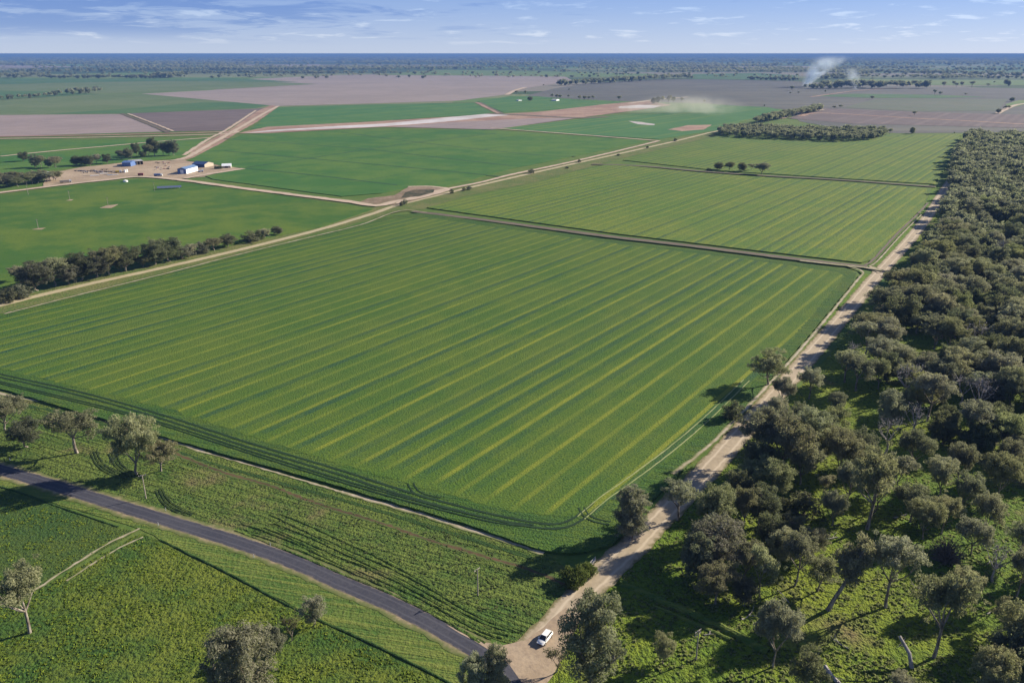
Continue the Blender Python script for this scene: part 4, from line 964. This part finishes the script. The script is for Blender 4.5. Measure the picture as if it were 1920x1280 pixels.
# --- white car at the junction
def make_car():
    f = P(1014.5, 1207, .27); r = P(1028.5, 1190, .27); c = (f+r)/2; hd = math.atan2((f-r).y, (f-r).x)
    root = empty('car', (c.x, c.y, .21), hd)
    tag(root, 'white hatchback parked on the bare dirt where the dirt road meets the sealed road', 'car')
    L = 4.55; W = 1.82
    # body: rings along x, from tail to nose: (x, half width, z bottom, z belt)
    prof = [(-2.27, .70, .42, .80), (-2.20, .80, .30, .98), (-1.7, .89, .26, 1.02), (-.9, .91, .24, 1.0), (0, .91, .24, .97), (.9, .91, .24, .95), (1.45, .89, .26, .90), (2.0, .82, .28, .78), (2.22, .70, .34, .64), (2.28, .58, .42, .56)]
    bm = bmesh.new(); rings = []
    for x, hw, z0, z1 in prof:
        ring = [(-hw*.94, z0), (-hw, z0+.12), (-hw, (z0+z1)/2), (-hw*.98, z1-.08), (-hw*.86, z1), (0, z1+.03), (hw*.86, z1), (hw*.98, z1-.08), (hw, (z0+z1)/2), (hw, z0+.12), (hw*.94, z0)]
        rings.append([bm.verts.new((x, y, z)) for y, z in ring])
    for a, b in zip(rings, rings[1:]):
        n = len(a)
        for i in range(n): bm.faces.new((a[i], a[(i+1) % n], b[(i+1) % n], b[i]))
    bm.faces.new(rings[0]); bm.faces.new(rings[-1][::-1])
    bmesh.ops.recalc_face_normals(bm, faces=bm.faces)
    for fc in bm.faces: fc.smooth = True
    body = bm_obj('body', bm, MW, root)
    # glasshouse + roof
    def frust(name, x0, x1, xt0, xt1, zb, zt, wb, wt, m, par):
        bm = bmesh.new()
        b = [bm.verts.new(v) for v in ((x0, -wb, zb), (x1, -wb, zb), (x1, wb, zb), (x0, wb, zb))]
        u = [bm.verts.new(v) for v in ((xt0, -wt, zt), (xt1, -wt, zt), (xt1, wt, zt), (xt0, wt, zt))]
        bm.faces.new(b[::-1]); bm.faces.new(u)
        for i in range(4): bm.faces.new((b[i], b[(i+1) % 4], u[(i+1) % 4], u[i]))
        bmesh.ops.recalc_face_normals(bm, faces=bm.faces)
        return bm_obj(name, bm, m, par)
    frust('windows', -2.08, 1.22, -1.62, .42, .96, 1.42, .80, .63, MGL, root)
    bm = bmesh.new(); vs = box(bm, (-.62, 0, 1.455), (2.12, 1.30, .09)); bmesh.ops.bevel(bm, geom=bm.edges[:], offset=.035, segments=2, affect='EDGES'); bm_obj('roof', bm, MW, root)
    bm = bmesh.new()
    for s in (-1, 1):
        cyl(bm, (1.22, s*.79, .96), (.44, s*.635, 1.42), .045, n=6); cyl(bm, (-2.08, s*.79, .97), (-1.64, s*.635, 1.42), .06, n=6); cyl(bm, (-.55, s*.80, .97), (-.55, s*.64, 1.42), .04, n=6)
    bm_obj('pillars', bm, MW, root)
    for sx_ in (1.42, -1.38):
        for s in (-1, 1):
            bm = bmesh.new(); cyl(bm, (sx_, s*.70, .33), (sx_, s*.93, .33), .33, n=20); wh = bm_obj('wheel', bm, MTY, root)
            bm = bmesh.new(); cyl(bm, (sx_, s*.925, .33), (sx_, s*.945, .33), .20, n=14); bm_obj('rim', bm, MRM, wh)
    for s in (-1, 1):
        bm = bmesh.new(); box(bm, (2.13, s*.60, .66), (.20, .30, .13)); bm_obj('headlight', bm, MLT, root)
        bm = bmesh.new(); box(bm, (-2.20, s*.66, .86), (.10, .24, .16)); bm_obj('tail_light', bm, MRD, root)
        bm = bmesh.new(); box(bm, (.95, s*1.0, 1.0), (.16, .22, .13)); bm_obj('mirror', bm, MW, root)
    bm = bmesh.new(); box(bm, (2.27, 0, .47), (.05, .95, .16)); bm_obj('grille', bm, MDK, root)
make_car()

# --- power poles
def power_pole(bx, by, ty, label, arms=1, rz=.5):
    b = P(bx, by, .1); h = ztop(ty, b.y)
    root = empty('power_pole', b, rz); tag(root, label, 'power pole', 'power poles along the roads')
    bm = bmesh.new(); cyl(bm, (0, 0, -.2), (0, 0, h), .16, .11, 10); bm_obj('pole', bm, MTI, root)
    for k in range(arms):
        z = h-.25-k*.8
        bm = bmesh.new(); box(bm, (0, .15, z), (2.0, .12, .14)); arm = bm_obj('crossarm', bm, MTI, root)
        for x in (-.9, -.3, .3, .9):
            bm = bmesh.new(); cyl(bm, (x, .15, z+.07), (x, .15, z+.30), .05, .035, 8); bm_obj('insulator', bm, MCER, arm)
power_pole(274, 934, 891, 'timber power pole with one crossarm beside the sealed road near the tall roadside gum', 1, .5)
power_pole(896, 1115, 1067, 'timber power pole in the weeds above the sealed road bend, its shadow crossing the asphalt', 1, .9)
power_pole(1305, 1236, 1182, 'timber power pole with double crossarm standing in the grass at the bottom right', 2, .7)
# field poles on bare pads
for bx, by, ty, lb, pad in ((72, 429, 411, 'thin grey field pole on a pale bare strip at the far left', (26, 3)), (131, 375, 358, 'thin grey field pole on a small bare pad left of the wide bare patch', (14, 2)),
                       (203, 387, 370, 'thin grey field pole on the widest bare patch of the left field', (34, 6)), (290, 358, 342, 'thin grey field pole beside the tilted blue-grey panels', None), (53, 365, 348, 'thin grey field pole at the farm track by the left tree clump', None)):
    b = P(bx, by, .5); h = ztop(ty, b.y)-.5
    root = empty('field_pole', b); tag(root, lb, 'pole')
    bm = bmesh.new(); cyl(bm, (0, 0, -.6), (0, 0, h), .17, .11, 8); bm_obj('pole', bm, MTI, root)
    bm = bmesh.new(); box(bm, (0, 0, h-.3), (1.9, .14, .16)); bm_obj('crossarm', bm, MTI, root)
    if pad: sheet('bare_patch', [(bx-pad[0]*.5, by+pad[1]*.5), (bx-pad[0]*.1, by-pad[1]*.3), (bx+pad[0]*.55, by-pad[1]*.7), (bx+pad[0]*.2, by+pad[1]*.5)], M['farmyard'], .56)
# white guide posts by the sealed road
for bx, by, lb in ((311, 957, 'white guide post on the upper road edge near the power pole'), (297, 985, 'white guide post on the lower road edge opposite the stock tracks'), (507, 1023, 'white guide post on the upper edge of the sealed road at mid length'),
                   (476, 1045, 'white guide post on the lower edge of the sealed road at mid length'), (19, 863, 'white guide post on the upper road edge at the far left')):
    b = P(bx, by, .15); root = empty('guide_post', b); tag(root, lb, 'guide post', 'guide posts along the sealed road')
    bm = bmesh.new(); box(bm, (0, 0, .5), (.14, .05, 1.0)); bm_obj('post', bm, MW, root)
    bm = bmesh.new(); box(bm, (0, -.03, .85), (.09, .02, .12)); bm_obj('reflector', bm, MRD, root)
# culvert with railing where the drain meets the dirt road
b = P(1111, 1056, .2); root = empty('culvert', b, 1.0); tag(root, 'small concrete culvert headwall with pipe rail beside the dirt road', 'culvert')
bm = bmesh.new(); box(bm, (0, 0, .25), (3.2, .3, .7)); bm_obj('headwall', bm, plain('concrete', (.42, .40, .37), .9), root)
bm = bmesh.new(); cyl(bm, (-1.5, 0, 1.15), (1.5, 0, 1.15), .05); [cyl(bm, (x, 0, .55), (x, 0, 1.15), .05) for x in (-1.5, 0, 1.5)]; bm_obj('rail', bm, MGR, root)

# --- dead leaning trunk, fallen logs, stump
def deadlog(name, a, b, r1, r2, label, branches=3, seed=1):
    g = np.random.default_rng(seed); a = np.array(a, float); b = np.array(b, float)
    root = empty(name, tuple(a)); tag(root, label, 'log')
    mid = (a+b)/2+g.normal(0, .25, 3)
    me = quads_mesh('trunk', tube([[0, 0, 0], mid-a, b-a], [r1, (r1+r2)/2, r2], 9)); link('trunk', me, root, BARKG)
    for k in range(branches):
        t_ = g.uniform(.5, .95); s = (b-a)*t_
        e = s+(b-a)*.2+g.normal(0, 1.2, 3); e[2] = max(e[2], .2)
        link('branch', quads_mesh('branch', limb(s, e, .1, .03, g)), root, BARKG)
    return root
A = P(1709, 1252, 0); B = P(1680, 1236, 0)
deadlog('dead_trunk', (A.x, A.y, .1), (B.x+.3, B.y+1.0, 5.2), .48, .30, 'dead bare tree trunk leaning over the sunny clearing at the bottom right', 3, 3)
A = P(1550, 937); B = P(1580, 932); deadlog('fallen_log', (A.x, A.y, .35), (B.x, B.y, .5), .35, .22, 'pale fallen log in the clearing near the white-trunked gum', 3, 4)
A = P(1546, 1252); B = P(1575, 1285); deadlog('fallen_log', (A.x, A.y, .45), (B.x, B.y, .4), .5, .4, 'thick dark fallen log at the bottom edge in the clearing', 2, 5)
A = P(1675, 972); B = P(1700, 966); deadlog('fallen_log', (A.x, A.y, .3), (B.x, B.y, .4), .28, .18, 'thin fallen log right of the white-trunked gum', 2, 6)

for k, (lx_, ly_) in enumerate([(1480, 1130), (1610, 1060), (1390, 1160), (1735, 1110), (1850, 1150), (1590, 1215), (1540, 1010), (1700, 1040), (1320, 1190), (1880, 1060)]):
    A = P(lx_, ly_, .2); a_ = random.uniform(0, 3.1); L_ = random.uniform(2, 5)
    deadlog('fallen_branch', (A.x, A.y, .22), (A.x+math.cos(a_)*L_, A.y+math.sin(a_)*L_, .3), random.uniform(.10, .2), .06, 'small grey fallen branch lying in the grass of the open wood', 2, 20+k)['group'] = 'fallen branches in the open wood'
# --- farm sheds
_ns = 0
def shed(name, A, B, C, h, hr, wall, roof, label, endwall=None, open_front=False, doors=0, cat='shed'):
    """B near corner, BC long wall, BA end wall direction"""
    A, B, C = P(*A), P(*B), P(*C)
    L = (C-B).length; dx = (C-B).normalized(); dy = Vector((-dx.y, dx.x, 0)); wdt = (A-B).dot(dy)
    if abs(wdt) < 6: wdt = 6*(1 if wdt >= 0 else -1)
    root = empty(name, B, math.atan2(dx.y, dx.x)); tag(root, label, cat)
    Wd = wdt
    bm = bmesh.new()
    def poly(vs): bm.faces.new([bm.verts.new(v) for v in vs])
    if not open_front: poly([(0, 0, 0), (L, 0, 0), (L, 0, h), (0, 0, h)])
    if open_front:
        for k in range(5): box(bm, (L*k/4, 0.2*(1 if Wd > 0 else -1), h/2), (.35, .35, h))
    bm_obj('wall', bm, wall, root)
    bm = bmesh.new(); poly([(0, Wd, 0), (L, Wd, 0), (L, Wd, h), (0, Wd, h)]); bm_obj('wall', bm, wall, root)
    bm = bmesh.new()
    poly([(0, 0, 0), (0, Wd, 0), (0, Wd, h), (0, Wd/2, h+hr), (0, 0, h)]); bm_obj('gable_wall', bm, endwall or wall, root)
    bm = bmesh.new(); poly([(L, 0, 0), (L, Wd, 0), (L, Wd, h), (L, Wd/2, h+hr), (L, 0, h)]); bm_obj('gable_wall', bm, endwall or wall, root)
    bm = bmesh.new(); o = .5; s = 1 if Wd > 0 else -1; e = .18*hr*2/abs(Wd)*2
    n = 14
    for k in range(n):
        x0 = -o+(L+2*o)*k/n; x1 = -o+(L+2*o)*(k+1)/n
        zr = .05 if k % 2 else .0
        poly([(x0, -o*s, h-e+zr), (x1, -o*s, h-e+zr), (x1, Wd/2, h+hr+.06+zr), (x0, Wd/2, h+hr+.06+zr)])
        poly([(x0, Wd+o*s, h-e+zr), (x1, Wd+o*s, h-e+zr), (x1, Wd/2, h+hr+.06+zr), (x0, Wd/2, h+hr+.06+zr)])
    bm_obj('roof', bm, roof, root)
    for k in range(doors):
        bm = bmesh.new(); box(bm, (L*(k+.5)/max(doors, 1), -.06*s, h*.38), (3.2, .08, h*.76)); bm_obj('door', bm, MDK, root)
    bm = bmesh.new(); box(bm, (-.06, Wd*.5, h*.42), (.08, abs(Wd)*.35, h*.84)); bm_obj('door', bm, MWS if endwall else MDK, root)
    return root
shed('farm_shed', (333.5, 326.5), (350, 326.8), (371.5, 320.8), 5.2, 1.6, MWS, MBR, 'long farm shed with white side wall, pale blue roof and blue gable end', MBL)
shed('farm_shed', (364, 309.5), (361, 313.5), (384, 314.6), 3.6, 2.0, MDB, MDB, 'dark blue roofed shed behind the long white shed', MTAN)
shed('farm_shed', (231, 309.5), (229.5, 312.8), (245.5, 312.8), 4.6, 1.2, MBL, MBL, 'blue box-shaped shed at the left of the open machinery shed', MBL)
shed('machinery_shed', (245, 307.5), (246.5, 311), (269, 309), 4.4, 1.0, MTAN, MGR, 'open fronted machinery shed with grey roof next to the blue box shed', MMA, open_front=True)
shed('farmhouse', (415, 311.5), (416.5, 316), (433, 315.4), 2.6, 1.2, MTAN, MWS, 'small white-roofed house at the tip of the farmyard', MWS, doors=1, cat='house')
for bx, by, wp in ((405.5, 317, 7), (410, 317, 7), (414, 317, 6)): treepx('shrub', bx, by, by-6.5, wp, 'bush0', 'dark shrub beside the small white-roofed house', 'shrubs by the farmhouse', 'shrub')
shed('distant_house', (1037, 188.8), (1034, 189.8), (1043, 190), 3.2, 1.6, MWS, MGR, 'white roofed homestead far off in the green paddock', MWS, cat='house')
shed('distant_shed', (967, 189), (968, 189.8), (972, 190), 3, 1, MWS, MGR, 'small white shed left of the far homestead', MWS)

def at(bx, by, z=.3): return P(bx, by, z)
def tank(bx, by, h, r, label):
    root = empty('water_tank', at(bx, by)); tag(root, label, 'tank')
    bm = bmesh.new(); cyl(bm, (0, 0, 0), (0, 0, h), r, n=18); bm_obj('tank_body', bm, MW, root)
    bm = bmesh.new(); cyl(bm, (0, 0, h), (0, 0, h+r*.35), r*1.02, .15, 18); bm_obj('lid', bm, MW, root)
tank(234.5, 323.5, 2.6, 1.1, 'white upright tank, the left of two beside the machinery row'); tank(238, 322.8, 2.8, 1.1, 'white upright tank, the right of two beside the machinery row')
tank(235.5, 341.5, 1.6, 2.2, 'white squat tank out in the green field below the farmyard')
def truck(name, bx, by, rz, m, label, L=7., cab=True, cat='truck', h=2.8):
    root = empty(name, at(bx, by), rz); tag(root, label, cat)
    bm = bmesh.new(); box(bm, (0, 0, h*.55), (L, 2.4, h*.75)); bmesh.ops.bevel(bm, geom=bm.edges[:], offset=.12, segments=2, affect='EDGES'); bm_obj('body', bm, m, root)
    if cab:
        bm = bmesh.new(); box(bm, (L/2+1.1, 0, 1.5), (2.0, 2.2, 2.2)); bmesh.ops.bevel(bm, geom=bm.edges[:], offset=.2, segments=2, affect='EDGES'); bm_obj('cab', bm, MW, root)
        bm = bmesh.new(); box(bm, (L/2+2.08, 0, 1.95), (.1, 1.9, .8)); bm_obj('windscreen', bm, MGL, root)
    for x in (-L*.36, -L*.18, L/2+1.1 if cab else L*.36):
        for s in (-1, 1):
            bm = bmesh.new(); cyl(bm, (x, s*.95, .5), (x, s*1.25, .5), .5, n=14); bm_obj('wheel', bm, MTY, root)
truck('truck', 264, 329.5, .3, MMA, 'maroon truck parked on the lower edge of the farmyard', 5, False)
truck('truck', 295, 330.5, .15, MBL, 'blue-grey truck with white cab parked right of the maroon truck', 6)
truck('truck', 121, 342.5, .5, MTAN, 'dull box truck on the track at the left end of the farmyard', 8)
truck('truck', 84, 327, .3, MBL, 'small blue truck at the far left end of the yard', 5)
truck('utility_vehicle', 374.5, 322.6, .4, MW, 'pale vehicle parked at the right end of the long white shed', 3.5, True, 'vehicle', 1.8)
truck('tractor', 220.5, 324, .2, MYE, 'yellow tractor-like machine in the machinery row', 4, True, 'tractor', 2.4)
# machinery and pipes laid out in the yard
for k in range(15):
    bx = 146+k*4.6+random.uniform(-1.2, 1.2); by = 321.5+random.uniform(-2., 3.5)-(k*.08)
    root = empty('farm_implement', at(bx, by), random.uniform(-.3, .5)); tag(root, 'small dark farm implement in the machinery row of the yard', 'implement', 'implements lined up in the farmyard')
    bm = bmesh.new(); L = random.uniform(4, 8); box(bm, (0, 0, .9), (L, .4, .3))
    for j in range(5): box(bm, (-L/2+L*j/4, .5, .6), (.22, 1.8, .25)); 
    for j in range(5): cyl(bm, (-L/2+L*j/4, 1.2, .7), (-L/2+L*j/4, 1.3, 0), .1, .04, 6)
    bm_obj('frame', bm, random.choice([MTI, MGR, MDB, MTAN, MDK]), root)
    for s in (-1, 1):
        bm = bmesh.new(); cyl(bm, (s*L*.3, -.5, .45), (s*L*.3, -.8, .45), .45, n=12); bm_obj('wheel', bm, MTY, root)
for k in range(7):
    bx = 166+k*9+random.uniform(-3, 3); by = 328+random.uniform(-3.5, 3)-k*.3
    a = at(bx, by, .6); root = empty('pipe', a, random.uniform(.1, .5)); tag(root, 'pale irrigation pipe lying on the bare yard', 'pipe', 'pipes lying in the farmyard')
    bm = bmesh.new(); L = random.uniform(7, 12); cyl(bm, (-L/2, 0, 0), (L/2, 0, 0), .42, n=12); bm_obj('pipe_wall', bm, MW if k % 2 else MTAN, root)
for k in range(22):
    bx = random.uniform(288, 318); by = random.uniform(302.5, 319)
    root = empty('scrap_heap', at(bx, by), random.uniform(0, 3)); tag(root, 'small heap of scrap metal and timber in the middle of the yard', 'scrap', 'scrap heaps in the farmyard')
    bm = bmesh.new()
    for j in range(6): box(bm, (random.uniform(-1.6, 1.6), random.uniform(-1.2, 1.2), random.uniform(.15, .6)), (random.uniform(.3, 2.4), random.uniform(.15, .7), random.uniform(.1, .6)), random.uniform(0, 3))
    bm_obj('pieces', bm, random.choice([MTI, MGR, MDK, MTAN, MMA]), root)
# tilted panel array out in the left field
a = P(295, 355, .5); root = empty('panel_array', a, .35); tag(root, 'tilted blue-grey panels on posts in the green field below the yard', 'panel array')
from mathutils import Matrix
for k in range(6):
    bm = bmesh.new(); box(bm, (0, 0, 0), (3.4, 4.6, .1), tilt=Matrix.Rotation(R(14), 3, 'X')); bmesh.ops.translate(bm, verts=bm.verts, vec=(1.6+k*3.5, 0, 1.7)); bm_obj('panel', bm, MPAN, root)
    bm = bmesh.new(); cyl(bm, (1.6+k*3.5, 0, -.5), (1.6+k*3.5, 0, 1.6), .12); bm_obj('post', bm, MGR, root)

# ------------------------------------------------------------------ smoke, dust, haze
def volume(name, loc, size, build, label, cat):
    bm = bmesh.new(); box(bm, (0, 0, 0), (1, 1, 1)); 
    o = bm_obj(name, bm, None); o.data.materials.clear()
    o.location = loc; o.scale = size
    m, t = mat(name+'_vapour')
    oc = t.n('ShaderNodeTexCoord').outputs['Object']; wp = t.n('ShaderNodeNewGeometry').outputs['Position']
    d, col = build(t, oc, wp)
    v = t.n('ShaderNodeVolumePrincipled', {'Color': col, 'Density': d, 'Anisotropy': .0})
    t.n('ShaderNodeOutputMaterial', {'Volume': v}); o.data.materials.append(m)
    return tag(o, label, cat, kind='stuff')
def plume(w0, w1, dens, bend, sc, thr=.42):
    def f(t, oc, wp):
        s = t.n('ShaderNodeSeparateXYZ', {0: oc})
        h = t.math('ADD', s.outputs[2], .5)
        cx = t.math('ADD', t.math('MULTIPLY', t.math('POWER', t.math('MAXIMUM', h, .001), 1.3), bend), -bend*.5)
        rad = t.math('ADD', t.math('MULTIPLY', h, w1-w0), w0)
        dx = t.math('DIVIDE', t.math('SUBTRACT', s.outputs[0], cx), rad); dy = t.math('DIVIDE', s.outputs[1], t.math('MULTIPLY', rad, 1.6))
        rr = t.math('SQRT', t.math('ADD', t.math('MULTIPLY', dx, dx), t.math('MULTIPLY', dy, dy)))
        n = t.noise(wp, sc, 4, .6, .6)
        body = t.math('MULTIPLY', t.ramp(rr, .1, 1., 1., 0.), t.ramp(n, thr, .68))
        fade = t.math('MULTIPLY', t.ramp(h, .25, 1., 1., 0.), t.ramp(h, 0., .03))
        return t.math('MULTIPLY', t.math('MULTIPLY', body, fade), dens), (.82, .92, 1.)
    return f
b = P(1512, 163); volume('smoke', (b.x+48, b.y, 58.5), (210, 150, 116), plume(.07, .42, .085, .50, .024, .36), 'white smoke plume rising from burning stubble on the right', 'smoke')
b = P(1602, 168); volume('smoke', (b.x-12, b.y, 40), (110, 90, 80), plume(.10, .46, .035, -.25, .03), 'thin smaller smoke wisp right of the main plume', 'smoke')
def dust(dens):
    def f(t, oc, wp):
        l = t.vmath('LENGTH', oc); n = t.noise(wp, .018, 4, .6, .5)
        return t.math('MULTIPLY', t.math('MULTIPLY', t.ramp(l, .12, .48, 1., 0.), t.ramp(n, .36, .64)), dens), (.88, .84, .74)
    return f
b = P(1283, 213); volume('dust_cloud', (b.x, b.y, 13), (300, 210, 64), dust(.0085), 'pale dust cloud drifting over the green field beside the earthworks', 'dust')
b = P(1190, 212); volume('dust_cloud', (b.x, b.y, 9), (120, 110, 26), dust(.008), 'faint dust puff left of the large dust cloud', 'dust')
bm = bmesh.new(); box(bm, (0, 22000, 58.6), (93000, 48000, 119.4)); o = bm_obj('haze', bm, None); o.data.materials.clear()
m, t = mat('haze_air'); v = t.n('ShaderNodeVolumePrincipled', {'Color': (.125, .235, .52, 1), 'Density': 8.5e-5, 'Anisotropy': 0.})
t.n('ShaderNodeOutputMaterial', {'Volume': v}); o.data.materials.append(m); tag(o, kind='stuff')
